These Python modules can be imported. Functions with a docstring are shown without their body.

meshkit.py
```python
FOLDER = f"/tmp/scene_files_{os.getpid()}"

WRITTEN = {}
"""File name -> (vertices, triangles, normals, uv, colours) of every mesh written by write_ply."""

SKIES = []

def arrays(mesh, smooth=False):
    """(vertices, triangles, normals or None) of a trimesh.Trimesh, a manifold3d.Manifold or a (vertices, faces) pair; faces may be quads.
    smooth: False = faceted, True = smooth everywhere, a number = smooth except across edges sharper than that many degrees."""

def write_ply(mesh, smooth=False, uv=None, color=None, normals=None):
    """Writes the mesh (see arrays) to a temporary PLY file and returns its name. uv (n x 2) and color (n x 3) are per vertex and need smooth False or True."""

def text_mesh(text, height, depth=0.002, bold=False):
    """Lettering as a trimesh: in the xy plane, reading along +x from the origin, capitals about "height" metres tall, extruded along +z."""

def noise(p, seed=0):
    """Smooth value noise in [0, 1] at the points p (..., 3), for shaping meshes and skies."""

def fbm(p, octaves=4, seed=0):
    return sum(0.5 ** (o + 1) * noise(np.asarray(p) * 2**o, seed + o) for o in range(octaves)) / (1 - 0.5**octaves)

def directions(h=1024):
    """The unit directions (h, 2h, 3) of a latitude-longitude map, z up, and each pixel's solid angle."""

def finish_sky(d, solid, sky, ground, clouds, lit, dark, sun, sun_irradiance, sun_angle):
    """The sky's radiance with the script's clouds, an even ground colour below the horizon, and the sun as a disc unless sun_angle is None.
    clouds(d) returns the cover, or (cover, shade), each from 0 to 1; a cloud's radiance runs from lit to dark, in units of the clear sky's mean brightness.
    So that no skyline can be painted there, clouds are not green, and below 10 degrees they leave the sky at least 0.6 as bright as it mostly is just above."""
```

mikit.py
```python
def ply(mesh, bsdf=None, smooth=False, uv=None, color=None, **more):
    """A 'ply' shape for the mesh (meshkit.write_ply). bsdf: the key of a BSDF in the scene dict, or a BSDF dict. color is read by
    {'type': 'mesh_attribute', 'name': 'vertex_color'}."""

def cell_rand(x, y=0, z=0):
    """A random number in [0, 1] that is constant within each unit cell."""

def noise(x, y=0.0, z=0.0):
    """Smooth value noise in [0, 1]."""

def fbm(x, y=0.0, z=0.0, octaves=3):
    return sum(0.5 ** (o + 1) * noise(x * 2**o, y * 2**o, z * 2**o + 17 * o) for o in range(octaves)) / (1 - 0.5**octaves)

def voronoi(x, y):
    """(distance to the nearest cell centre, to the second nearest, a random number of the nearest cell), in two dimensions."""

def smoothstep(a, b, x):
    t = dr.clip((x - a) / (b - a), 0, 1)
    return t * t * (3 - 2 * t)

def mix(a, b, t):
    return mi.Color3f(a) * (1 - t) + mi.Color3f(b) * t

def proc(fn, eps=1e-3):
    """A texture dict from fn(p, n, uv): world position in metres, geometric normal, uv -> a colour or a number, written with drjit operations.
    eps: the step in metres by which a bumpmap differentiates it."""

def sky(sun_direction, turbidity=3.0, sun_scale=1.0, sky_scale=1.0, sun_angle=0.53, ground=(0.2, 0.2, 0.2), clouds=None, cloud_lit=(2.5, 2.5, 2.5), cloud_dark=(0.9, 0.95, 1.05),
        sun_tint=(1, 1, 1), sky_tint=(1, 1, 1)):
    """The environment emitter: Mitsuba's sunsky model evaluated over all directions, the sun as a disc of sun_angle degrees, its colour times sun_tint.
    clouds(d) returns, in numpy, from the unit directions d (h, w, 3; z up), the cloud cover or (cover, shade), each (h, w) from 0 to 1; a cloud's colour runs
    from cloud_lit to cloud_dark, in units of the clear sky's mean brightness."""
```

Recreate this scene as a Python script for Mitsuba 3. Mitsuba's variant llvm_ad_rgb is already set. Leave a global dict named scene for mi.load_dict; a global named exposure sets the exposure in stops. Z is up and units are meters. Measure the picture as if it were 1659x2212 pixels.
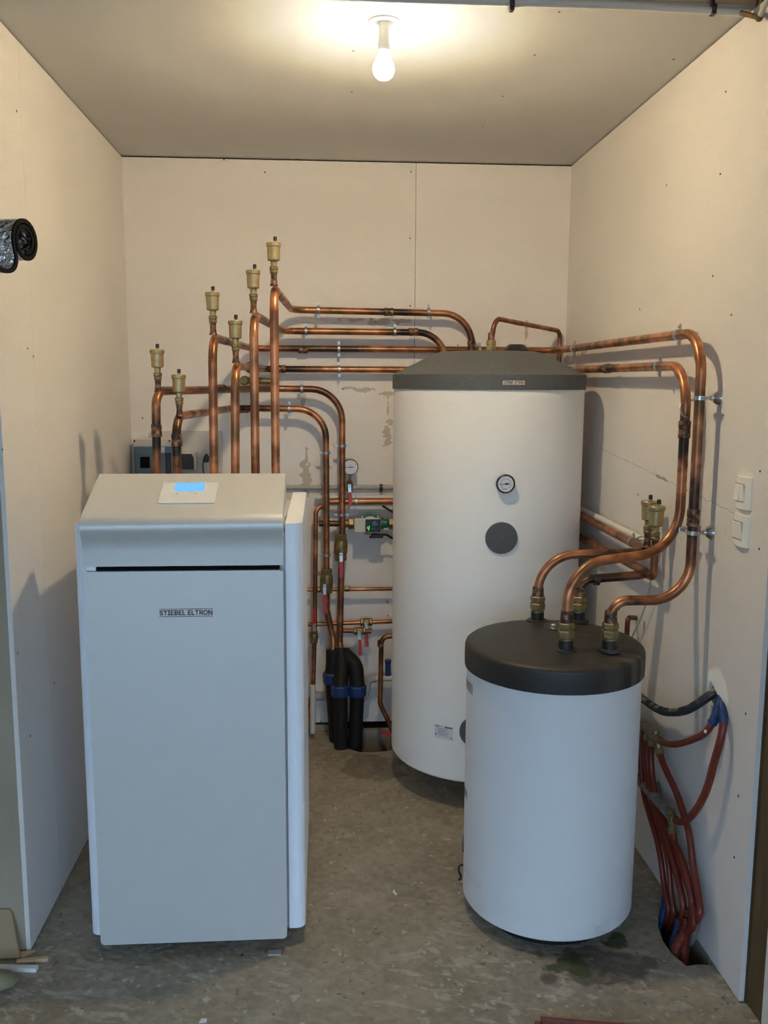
import math, numpy as np, trimesh, mitsuba as mi, drjit as dr, mikit, meshkit
from shapely.geometry import Polygon, Point, box as sbox
from shapely import affinity
from mikit import fbm, noise, voronoi, smoothstep, mix, proc

# ---------------------------------------------------------------- camera, sky, exposure
exposure = 0.0
CAM = np.array([.832, -4.022, 1.609]); F_PX = 1953.0; YAW, PITCH, ROLL = .0685, -.1445, .0048
_c, _s = math.cos(YAW), math.sin(YAW)
FW = np.array([_s * math.cos(PITCH), _c * math.cos(PITCH), math.sin(PITCH)])
_r = np.array([_c, -_s, 0.]); _u = np.cross(_r, FW)
RT = math.cos(ROLL) * _r + math.sin(ROLL) * _u
UP = -math.sin(ROLL) * _r + math.cos(ROLL) * _u
T = mi.ScalarTransform4f
scene, labels = {}, {}
scene['camera'] = {'type': 'perspective', 'fov': math.degrees(2 * math.atan(829.5 / F_PX)), 'fov_axis': 'x',
                   'near_clip': .05, 'far_clip': 100., 'to_world': T().look_at(origin=CAM.tolist(), target=(CAM + FW).tolist(), up=UP.tolist())}
BULB = 1180.0          # radiance of the bulb
SKY = 21.5
scene['sky'] = mikit.sky((.3, .8, .55), turbidity=4, sun_scale=0.0, sky_scale=SKY, ground=(.22, .22, .21),
                         clouds=lambda d: (.55 + .3 * meshkit.fbm(d * 3, 4, 5), .5 * meshkit.fbm(d * 5, 3, 9)),
                         cloud_lit=(1.2, 1.6, 2.05), cloud_dark=(.60, .82, 1.1), sky_tint=(.72, 1., 1.30))

# ---------------------------------------------------------------- pixel -> point at a known depth
def ray(u, v): return FW + RT * ((u - 829.5) / F_PX) + UP * ((1106. - v) / F_PX)
def on(ax, u, v, val):
    d = ray(u, v); return CAM + d * ((val - CAM[ax]) / d[ax])
def X(u, v, x): return on(0, u, v, x)
def Y(u, v, y): return on(1, u, v, y)
def Z(u, v, z): return on(2, u, v, z)
def V(*a): return np.array(a, float)

# ---------------------------------------------------------------- mesh helpers
def cat(*ms): return trimesh.util.concatenate([m for m in ms if m is not None])
def frame(axis, up=(0, 0, 1)):
    z = np.asarray(axis, float); z = z / np.linalg.norm(z)
    u = np.asarray(up, float)
    if abs(u @ z) > .95: u = V(1, 0, 0) if abs(z[0]) < .9 else V(0, 1, 0)
    x = np.cross(u, z); x /= np.linalg.norm(x)
    return x, np.cross(z, x), z
def place(m, o, axis=(0, 0, 1), up=(0, 0, 1)):
    m = m.copy(); x, y, z = frame(axis, up)
    M = np.eye(4); M[:3, 0], M[:3, 1], M[:3, 2], M[:3, 3] = x, y, z, o
    m.apply_transform(M); return m
def face(m, o, right, upv):
    """local x -> right, y -> up, z -> outwards"""
    m = m.copy(); r = np.asarray(right, float); r = r / np.linalg.norm(r); u = np.asarray(upv, float); u = u - r * (u @ r); u /= np.linalg.norm(u)
    M = np.eye(4); M[:3, 0], M[:3, 1], M[:3, 2], M[:3, 3] = r, u, np.cross(r, u), o
    m.apply_transform(M); return m
def box(x0, x1, y0, y1, z0, z1, b=.0015):
    lo, hi = np.minimum([x0, y0, z0], [x1, y1, z1]), np.maximum([x0, y0, z0], [x1, y1, z1])
    b = min(b, *(hi - lo) * .3); pts = []
    for k in range(8):
        s = V(k & 1, k >> 1 & 1, k >> 2 & 1)
        for a in range(3):
            i = V(b, b, b); i[a] = 0
            pts.append(np.where(s > 0, hi - i, lo + i))
    return trimesh.convex.convex_hull(np.array(pts))
def bx(c, s, b=.0015): c, s = np.asarray(c, float), np.asarray(s, float) / 2; return box(*np.stack([c - s, c + s], 1).ravel(), b)
def lathe(prof, n=40):
    """prof: (r, z) bottom to top (outward normals), r = 0 closes"""
    prof = np.array(prof, float)
    if prof[0, 0] > 1e-9: prof = np.vstack([[0, prof[0, 1]], prof])
    if prof[-1, 0] > 1e-9: prof = np.vstack([prof, [0, prof[-1, 1]]])
    prof[[0, -1], 0] = 0
    a = np.linspace(0, 2 * np.pi, n, endpoint=False); c, s = np.cos(a), np.sin(a)
    vs, fs, rows = [], [], []
    for r, z in prof:
        k = len(vs)
        if r < 1e-9: vs.append([0, 0, z]); rows.append([k] * n)
        else: vs += [[r * c[i], r * s[i], z] for i in range(n)]; rows.append(list(range(k, k + n)))
    for A, B in zip(rows, rows[1:]):
        for i in range(n):
            j = (i + 1) % n
            if A[0] != A[1]: fs.append([A[i], A[j], B[i] if B[0] == B[1] else B[j]])
            if B[0] != B[1]: fs.append([A[i], B[j], B[i]])
    return trimesh.Trimesh(np.array(vs), np.array(fs), process=False)
def cyl(r, z0, z1, n=32, c=.001):
    c = min(c, (z1 - z0) * .3, r * .3)
    return lathe([(r - c, z0), (r, z0 + c), (r, z1 - c), (r - c, z1)], n)
def hexa(r, z0, z1): return cyl(r, z0, z1, 6, .0022)
def fillet(pts, bend, step=math.radians(7.5)):
    pts = [np.asarray(p, float) for p in pts]; n = len(pts)
    bends = bend if isinstance(bend, (list, tuple)) else [bend] * (n - 2)
    out = [pts[0]]
    for i in range(1, n - 1):
        a, b, c = pts[i - 1], pts[i], pts[i + 1]
        d0, d1 = (a - b), (c - b); l0, l1 = np.linalg.norm(d0), np.linalg.norm(d1); d0, d1 = d0 / l0, d1 / l1
        ang = np.pi - np.arccos(np.clip(d0 @ d1, -1, 1))
        if ang < .02: out.append(b); continue
        t = min(bends[i - 1] * math.tan(ang / 2), .49 * l0 if i > 1 else .98 * l0, .49 * l1 if i < n - 2 else .98 * l1)
        r = t / math.tan(ang / 2); bis = d0 + d1; bis /= np.linalg.norm(bis)
        o = b + bis * (r / math.cos(ang / 2)); p0, p1 = b + d0 * t, b + d1 * t
        k = max(2, int(math.ceil(ang / step))); e0, e1 = (p0 - o) / r, (p1 - o) / r
        for q in range(k + 1):
            f = q / k; out.append(o + r * (math.sin((1 - f) * ang) * e0 + math.sin(f * ang) * e1) / math.sin(ang))
    out.append(pts[-1]); return np.array(out)
def dense(path, step):
    out = [path[0]]
    for a, b in zip(path, path[1:]):
        k = max(1, int(np.ceil(np.linalg.norm(b - a) / step)))
        out += [a + (b - a) * (i / k) for i in range(1, k + 1)]
    return np.array(out)
def spline(pts, n=40):
    from scipy.interpolate import CubicSpline
    pts = np.array(pts, float); t = np.r_[0, np.cumsum(np.linalg.norm(np.diff(pts, axis=0), axis=1))]
    return CubicSpline(t, pts)(np.linspace(0, t[-1], n))
def sweep(path, r, n=16, cap=True):
    path = np.asarray(path, float); keep = np.r_[True, np.linalg.norm(np.diff(path, axis=0), axis=1) > 1e-7]; path = path[keep]; m = len(path)
    tg = np.gradient(path, axis=0) if m > 2 else np.repeat([path[1] - path[0]], 2, 0)
    tg /= np.linalg.norm(tg, axis=1, keepdims=True)
    x, y, _ = frame(tg[0]); r = np.broadcast_to(r, m); a = np.linspace(0, 2 * np.pi, n, endpoint=False); vs = []
    for i in range(m):
        x = x - tg[i] * (x @ tg[i]); x /= np.linalg.norm(x); y = np.cross(tg[i], x)
        vs.append(path[i] + r[i] * (np.cos(a)[:, None] * x + np.sin(a)[:, None] * y))
    vs = np.vstack(vs); i = np.arange(m - 1)[:, None] * n; j = np.arange(n); k = (j + 1) % n
    f = np.concatenate([np.stack([i + j, i + k, i + n + k], -1).reshape(-1, 3), np.stack([i + j, i + n + k, i + n + j], -1).reshape(-1, 3)])
    if cap:
        e = len(vs); vs = np.vstack([vs, vs[:n], vs[-n:], path[:1], path[-1:]])
        f = np.concatenate([f, np.stack([e + k, e + j, np.full(n, e + 2 * n)], -1), np.stack([e + n + j, e + n + k, np.full(n, e + 2 * n + 1)], -1)])
    return trimesh.Trimesh(vs, f, process=False)
def prism(poly, h):
    m = trimesh.creation.extrude_polygon(poly, h, engine='earcut'); return m
def rrect(x0, x1, y0, y1, r): return sbox(x0 + r, y0 + r, x1 - r, y1 - r).buffer(r, quad_segs=5)
def text(t, h, depth=.0012, bold=True, width=None):
    m = meshkit.text_mesh(t, h, depth, bold)
    if width: m.apply_scale([width / m.extents[0], 1, 1])
    m.apply_translation([-m.bounds[0, 0], -m.bounds[0, 1], 0]); return m

# ---------------------------------------------------------------- scene helpers
used = {}
def name(n):
    k = used.get(n, 0); used[n] = k + 1
    return n if k == 0 else f'{n}_{k:03d}'
def tag(key, label=None, cat_=None, group=None, kind=None):
    d = labels.setdefault(key, {})
    for a, b in (('label', label), ('category', cat_), ('group', group), ('kind', kind)):
        if b: d[a] = b
    return key
def thing(n, label, cat_, group=None):
    return tag(name(n), label, cat_, group)
def part(parent, n, mesh, mat, smooth=35, label=None, **more):
    key = name(f'{parent}__{n}'); scene[key] = mikit.ply(mesh, mat, smooth=smooth, **more)
    if label: labels[key] = {'label': label}
    return key
def solo(n, mesh, mat, label, cat_, group=None, smooth=35, **more):
    key = thing(n, label, cat_, group); scene[key] = mikit.ply(mesh, mat, smooth=smooth, **more); return key
def struct(n, mesh, mat, smooth=False, label=None):
    scene[n] = mikit.ply(mesh, mat, smooth=smooth); tag(n, label, None, None, 'structure'); used[n] = 1; return n

# ---------------------------------------------------------------- materials
def mat(key, d, two=True): scene[key] = {'type': 'twosided', 'b': d} if two else d
def prin(color, rough=.5, metal=0., spec=.5, **k):
    c = color if isinstance(color, dict) else {'type': 'rgb', 'value': list(color)}
    return {'type': 'principled', 'base_color': c, 'roughness': rough, 'metallic': metal, 'specular': spec, **k}

def stain(p, pts):          # soft ragged patches at (x, z, rx, rz)
    w = mi.Float(0); n = fbm(p.x * 42, p.y * 42, p.z * 42, 4)
    for x, z, rx, rz in pts:
        q = dr.sqrt(dr.square((p.x - x) / rx) + dr.square((p.z - z) / rz)); w = dr.maximum(w, smoothstep(1.15, .95, q + (n - .5) * 2.6 + (noise(p.x * 160, p.y, p.z * 160) - .5) * .5))
    return w
BACK_STAINS = [(Y(u, v, 0)[0], Y(u, v, 0)[2], a, b) for u, v, a, b in
    [(660, 1030, .018, .07), (837, 935, .022, .045), (820, 697, .06, .012), (770, 690, .05, .007), (860, 693, .05, .006), (790, 842, .035, .009), (835, 850, .03, .008), (838, 880, .006, .05), (752, 838, .03, .005),
     (662, 985, .006, .05), (655, 868, .008, .03), (1137, 715, .006, .055), (1120, 700, .02, .006)]]
def c_wall(p, n, uv):
    big = fbm(p.x * 2.2 + 5, p.y * 2.2, p.z * 1.6, 3); fine = noise(p.x * 240, p.y * 240, p.z * 240)
    c = mix((.60, .57, .535), (.665, .635, .60), big) * (.97 + .05 * fine)
    return c
def c_back(p, n, uv):
    c = c_wall(p, n, uv) * 1.24
    sm = smoothstep(.56, .7, fbm(p.x * 3.1, p.y, p.z * 5.5 + 3, 3)) * smoothstep(2.1, 1.75, p.z) * .35
    c = mix(c, (.80, .80, .79), sm)
    return mix(c, (.43, .36, .28), stain(p, BACK_STAINS) * .75)
HOLE = X(1549, 1494, 1.914)[1:]
def c_right(p, n, uv):
    c = c_wall(p, n, uv)
    zl = 1.326 - (-.917 - p.y) * .0718
    w = .0010 + .0055 * smoothstep(.6, .72, noise(p.y * 22, 3., 0.)) * smoothstep(-.95, -1.1, p.y) * smoothstep(-1.45, -1.35, p.y)
    cr = smoothstep(w, w * .6, dr.abs(p.z - zl + (noise(p.y * 60, 1., p.z * 90) - .5) * .006)) * smoothstep(-.45, -.6, p.y) * smoothstep(-1.76, -1.72, p.y)
    ring = dr.sqrt(dr.square(p.y - HOLE[0]) + dr.square(p.z - HOLE[1]))
    c = mix(c, (.82, .80, .74), smoothstep(.075, .055, ring + (noise(p.y * 30, 2., p.z * 30) - .5) * .02))
    return mix(c, (.16, .14, .12), cr * .65)
mat('m_wall', prin(proc(c_wall), .75, 0, .2)); mat('m_wall_back', prin(proc(c_back), .75, 0, .2)); mat('m_wall_right', prin(proc(c_right), .75, 0, .2))
def c_ceil(p, n, uv):
    return mix((.45, .44, .42), (.51, .50, .475), fbm(p.x * 2, p.y * 2, 1., 3))
mat('m_ceiling', prin(proc(c_ceil), .8, 0, .2))
def c_floor(p, n, uv):
    a = fbm(p.x * 3.2, p.y * 3.2, 2., 3); b = fbm(p.x * 14, p.y * 14, 5., 3)
    u_, v_ = p.x * .93 - p.y * .37, p.x * .37 + p.y * .93        # trowel marks run slantwise
    wp = fbm(p.x * 9, p.y * 9, 7., 2) * 2.2
    st = smoothstep(.56, .70, fbm(u_ * 20 + wp, v_ * 62 + wp * 1.6, 1., 4)) * smoothstep(.38, .62, fbm(p.x * 3.2, p.y * 3.2, 8., 3)) * smoothstep(-1.25, -1.75, p.y)
    st = st * (.45 + .8 * noise(p.x * 120, p.y * 120, 2.))
    c = mix((.165, .146, .110), (.36, .322, .25), a * .55 + b * .4 + (fbm(p.x * 55, p.y * 55, 6., 3) - .5) * .55 - .0)
    c = mix(c, (.50, .47, .40), st * .42)
    sp = smoothstep(.80, .9, fbm(p.x * 60, p.y * 60, 3., 2)); c = mix(c, (.07, .065, .055), sp * .5)
    lt = smoothstep(.72, .85, fbm(p.x * 48, p.y * 48, 9., 3)); c = mix(c, (.50, .47, .42), lt * .6)
    def blob(x, y, rx, ry, k): return smoothstep(1.1, .75, dr.sqrt(dr.square((p.x - x) / rx) + dr.square((p.y - y) / ry)) + (fbm(p.x * k, p.y * k, 4., 3) - .5) * 1.5)
    wet = blob(1.585, -1.765, .14, .09, 16); c = mix(c, c * .34, wet * .85)
    moss = blob(1.53, -1.765, .07, .055, 30) ; moss = dr.maximum(moss, blob(1.68, -1.66, .035, .05, 30)); c = mix(c, (.035, .05, .018), moss * .85)
    c = mix(c, c * .55, blob(1.02, -.42, .17, .12, 9) * .7)
    return c
mat('m_floor', {'type': 'bumpmap', 'a': proc(lambda p, n, uv: fbm(p.x * 70, p.y * 70, p.z * 70, 3) * .0035), 'b': prin(proc(c_floor), .62, 0, .35), 'scale': 1.0})
def c_wood(p, n, uv): return mix((.42, .30, .17), (.62, .47, .29), fbm(p.x * 6, p.y * 60, p.z * 60, 3))
mat('m_wood', prin(proc(c_wood), .7, 0, .2))
def c_darkwood(p, n, uv): return mix((.055, .036, .017), (.115, .077, .035), fbm(p.x * 50, p.y * 50, p.z * 6, 3))
mat('m_dark_wood', prin(proc(c_darkwood), .7, 0, .25))
def c_garage(p, n, uv): return mix((.27, .23, .165), (.37, .32, .24), fbm(p.x * 2.5, p.y * 2.5, p.z * 2.5, 4))
mat('m_garage', prin(proc(c_garage), .85, 0, .2))
def c_copper(): return {'type': 'mesh_attribute', 'name': 'vertex_color'}
mat('m_copper', prin(c_copper(), .33, .78, .5))
mat('m_white_pipe', prin((.62, .61, .58), .4)); mat('m_grey_pipe', prin((.36, .36, .345), .45)); mat('m_conduit', prin((.66, .66, .63), .45)); mat('m_white', prin((.72, .72, .70), .35, 0, .5)); mat('m_holder', prin((.74, .64, .47), .4)); mat('m_offwhite', prin((.74, .71, .63), .35))
mat('m_silver_paint', prin((.62, .62, .60), .42, .4, .5)); mat('m_panel_white', prin((.83, .87, .92), .25, .1, .7))
mat('m_black', prin((.012, .012, .013), .4)); mat('m_black_matte', prin((.009, .009, .009), .6, 0, .25)); mat('m_soil', prin((.035, .03, .024), .9, 0, .1)); mat('m_dark', prin((.006, .006, .006), .9, 0, .1))
def c_lid(p, n, uv): return mix((.068, .074, .078), (.083, .09, .095), noise(p.x * 160, p.y * 160, p.z * 160))
mat('m_lid_grey', prin(proc(c_lid), .55, 0, .4))
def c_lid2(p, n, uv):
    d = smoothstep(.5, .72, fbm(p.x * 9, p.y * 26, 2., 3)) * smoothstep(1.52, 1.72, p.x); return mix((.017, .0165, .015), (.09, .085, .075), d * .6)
mat('m_lid_black', prin(proc(c_lid2), .5, 0, .45))
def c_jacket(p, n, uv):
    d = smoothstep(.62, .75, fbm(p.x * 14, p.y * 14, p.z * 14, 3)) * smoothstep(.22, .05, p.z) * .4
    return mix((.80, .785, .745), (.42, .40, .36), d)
mat('m_jacket', {'type': 'bumpmap', 'a': {**proc(lambda p, n, uv: noise(p.x * 330, p.y * 330, p.z * 330) * .00025, 1e-3)}, 'b': prin(proc(c_jacket), .5, 0, .35), 'scale': 1.0})
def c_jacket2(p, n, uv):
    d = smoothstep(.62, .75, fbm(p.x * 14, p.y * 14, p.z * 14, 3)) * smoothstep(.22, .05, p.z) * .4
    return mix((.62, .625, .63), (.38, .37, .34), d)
mat('m_jacket_grey', {'type': 'bumpmap', 'a': {**proc(lambda p, n, uv: noise(p.x * 330, p.y * 330, p.z * 330) * .00025, 1e-3)}, 'b': prin(proc(c_jacket2), .5, 0, .35), 'scale': 1.0})
mat('m_zinc', prin((.42, .42, .41), .36, .9)); mat('m_chrome', prin((.55, .55, .55), .25, 1.))
def c_brass(p, n, uv): return mix((.33, .255, .13), (.47, .375, .20), fbm(p.x * 60, p.y * 60, p.z * 60, 3))
mat('m_brass', prin(proc(c_brass), .36, .75))
def c_brass_old(p, n, uv): return mix((.12, .09, .045), (.33, .255, .12), fbm(p.x * 70, p.y * 70, p.z * 70, 3))
mat('m_brass_old', prin(proc(c_brass_old), .42, .7))
def c_burnt(p, n, uv): return mix((.05, .03, .024), (.30, .15, .085), smoothstep(.35, .75, fbm(p.x * 75, p.y * 75, p.z * 75, 3)))
mat('m_burnt', prin(proc(c_burnt), .42, .6))
mat('m_red', prin((.42, .025, .022), .35)); mat('m_blue', prin((.009, .036, .135), .4))
def c_pex(p, n, uv): return mix((.105, .012, .006), (.165, .026, .012), fbm(p.x * 30, p.y * 30, p.z * 30, 3))
mat('m_pex', prin(proc(c_pex), .38))
def c_hose(p, n, uv): return mix((.012, .016, .022), (.20, .19, .16), smoothstep(.45, .7, fbm(p.x * 40, p.y * 40, p.z * 40, 3)) * smoothstep(-.1, .8, n.z))
mat('m_hose', prin(proc(c_hose), .6))
def c_grime(p, n, uv): return mix((.06, .055, .045), (.26, .25, .215), fbm(p.x * 50, p.y * 50, p.z * 50, 3))
mat('m_grime', prin(proc(c_grime), .8))
mat('m_green', prin((.006, .13, .095), .35)); mat('m_teal', prin((.02, .16, .21), .4)); mat('m_blue_tint', prin((.085, .15, .20), .3)); mat('m_pale', prin((.55, .52, .47), .45))
def c_foil(p, n, uv): return mix((.70, .71, .74), (.9, .9, .92), noise(p.x * 120, p.y * 60, p.z * 60))
mat('m_foil', {'type': 'bumpmap', 'a': proc(lambda p, n, uv: fbm(p.x * 85, p.y * 85, p.z * 85, 3) * .011), 'b': prin(proc(c_foil), .22, 1.), 'scale': 1.0})
mat('m_card', prin((.33, .235, .135), .8, 0, .2)); mat('m_stone', prin(proc(lambda p, n, uv: mix((.16, .14, .09), (.30, .27, .17), fbm(p.x * 25, p.y * 25, p.z * 25, 3))), .85, 0, .2))
mat('m_label', prin((.30, .30, .315), .5)); mat('m_label_ink', prin((.09, .09, .10), .5)); mat('m_screw', prin((.05, .045, .04), .6, .3))
mat('m_ink', prin((.014, .015, .03), .4)); mat('m_ink_red', prin((.30, .012, .02), .4)); mat('m_dial', prin((.62, .62, .66), .4))
mat('m_rust', prin(proc(lambda p, n, uv: mix((.09, .022, .014), (.17, .045, .03), fbm(p.x * 60, p.y * 60, p.z * 60, 3))), .6))
def emit(rgb): return {'type': 'area', 'radiance': {'type': 'rgb', 'value': list(rgb)}}

BRIGHT, BROWN, DARK, OLIVE = V(.60, .255, .125), V(.215, .088, .043), V(.03, .026, .024), V(.15, .098, .048)
def copper_mesh(path, r, burnt=(), tone=.5, seed=0, n=18):
    path = dense(path, .012); m = sweep(path, r, n); v = m.vertices
    a = meshkit.fbm(v * [16, 16, 16], 3, seed); b = meshkit.fbm(v * 45, 3, seed + 7); c = meshkit.fbm(v * 9 + 4, 2, seed + 3)
    t = np.clip((a - .5) * 2.8 + tone + (b - .5) * .9, 0, 1)[:, None]
    col = BRIGHT * t + BROWN * (1 - t)
    o = np.clip((c - .5) * 5, 0, 1)[:, None] * .7; col = col * (1 - o) + OLIVE * o
    for q in burnt:
        p, rad, k = (q + (.9,))[:3] if len(q) < 3 else q
        d = np.linalg.norm(v - p, axis=1) / rad
        w = np.clip(1.35 - d + (b - .5) * 1.6, 0, 1)[:, None] * k; col = col * (1 - w) + DARK * w
    return m, col
def pipe(n, label, pts, r, bend, burnt=(), tone=.5, seed=0, sleeves=(), group=None, raw=False):
    """a soldered copper pipe: the bent tube and its burnt sleeves"""
    path = np.array(pts) if raw else fillet(pts, bend)
    m, col = copper_mesh(path, r, list(burnt) + [(s[0], .09, .8) for s in sleeves], tone, seed)
    key = thing(n, label, 'pipe', group); scene[key] = mikit.ply(m, 'm_copper', smooth=True, color=col)
    for s in sleeves:
        c, ax = s[0], s[1]; L = s[2] if len(s) > 2 else .042
        part(key, 'sleeve', place(lathe([(r, -L / 2), (r + .0032, -L / 2 + .002), (r + .0028, -.004), (r + .0014, 0), (r + .0028, .004), (r + .0032, L / 2 - .002), (r, L / 2)], 20), c, ax), 'm_burnt')
    return key

# ================================================================ THE ROOM
W, H = 1.914, 2.536
CF, LF, RF = -1.655, -1.60, -1.93        # front edges of ceiling, left wall, right wall
def floor_mesh():
    slab = sbox(-3.2, -9.0, 4.3, .14)
    trench = Polygon([(1.905, -1.465), (1.868, -1.49), (1.846, -1.54), (1.826, -1.588), (1.813, -1.66), (1.816, -1.72), (1.836, -1.776), (1.872, -1.772), (1.9139, -1.778), (1.9139, -1.47)])
    pit = Polygon([(.875, -.10), (.89, -.155), (.93, -.215), (.99, -.262), (1.06, -.268), (1.13, -.25), (1.16, -.10), (1.14, -.02), (.9, -.02)])
    m = prism(slab.difference(trench).difference(pit), .30); m.apply_translation([0, 0, -.30])
    return m
struct('floor', floor_mesh(), 'm_floor', label='grey brown bare concrete floor with trowel marks and wet patches')
part('floor', 'pit_soil', box(.82, 1.22, -.32, -.001, -.26, -.20), 'm_soil')
part('floor', 'trench_soil', box(1.78, 1.913, -1.82, -1.43, -.26, -.20), 'm_soil')
used['wall_back'] = 1
struct('wall_back', box(-.15, W + .15, .0135, .14, -.01, H + .3, .001), 'm_dark', label='back wall lined with two plasterboard sheets')
SX = 1.239
for a, b in ((-.012, SX - .0008), (SX + .0008, W + .012)):
    part('wall_back', 'plasterboard', box(a, b, 0, .0134, .036, H - .006, .001), 'm_wall_back', False)
part('wall_back', 'plinth', box(0, .872, -.012, .0134, 0, .026, .002), 'm_floor', False); part('wall_back', 'plinth', box(1.165, W, -.012, .0134, 0, .026, .002), 'm_floor', False)
struct('wall_left', box(-.11, -.0135, LF + .004, .14, 0, H + .3, .001), 'm_garage', label='left wall of unpainted plasterboard with a raw white edge')
SY = -1.31
for a, b in ((LF, SY - .0008), (SY + .0008, -.001)):
    part('wall_left', 'plasterboard', box(-.0134, 0, a, b, .004, H - .004, .001), 'm_wall', False)
struct('wall_right', box(W + .0135, W + .12, RF, .14, 0, H + .5, .001), 'm_dark_wood', label='right wall of plasterboard with a ragged hole low down')
HY, HZ = X(1541, 1502, W)[1:]
hole = Polygon([(HY + a, HZ + b) for a, b in ((.035, .012), (.027, .036), (.012, .030), (-.006, .022), (-.022, .012), (-.034, -.012), (-.036, -.042), (-.018, -.052), (.004, -.040), (.022, -.018))])
pb = prism(sbox(RF, .003, -.001, H - .005).difference(hole), .0134)
pb = face(pb, (W + .0134, 0, 0), (0, 1, 0), (0, 0, 1)); pb.apply_translation([0, 0, 0])
if pb.bounds[0, 0] > W + .001: pb.apply_translation([-(pb.bounds[0, 0] - W), 0, 0])
if pb.bounds[0, 0] < W - .001: pb.apply_translation([W - pb.bounds[0, 0], 0, 0])
part('wall_right', 'plasterboard', pb, 'm_wall_right', False)
struct('ceiling', box(-.15, W + .15, CF, .14, H, H + .0135, .001), 'm_ceiling', label='grey plasterboard ceiling around the bare bulb')
struct('trim_1', box(-.15, W + .6, CF + .001, CF + .05, H + .014, 2.8395, .001), 'm_wood', label='raw timber beam above the front edge of the ceiling')
struct('trim_2', box(1.932, 2.03, -2.012, RF - .0005, 0, 2.84, .002), 'm_dark_wood', label='dark brown wooden post at the front end of the right wall')
struct('wall_front_right', box(1.932, 2.03, -2.75, -2.013, 0.004, 2.84, .002), 'm_wall', label='white panel beyond the brown post')
struct('wall_front_left', box(-3.0, -.0145, LF + .045, LF + .15, 0, 2.84, .001), 'm_garage', label='rough brownish wall left of the plasterboard edge')
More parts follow.
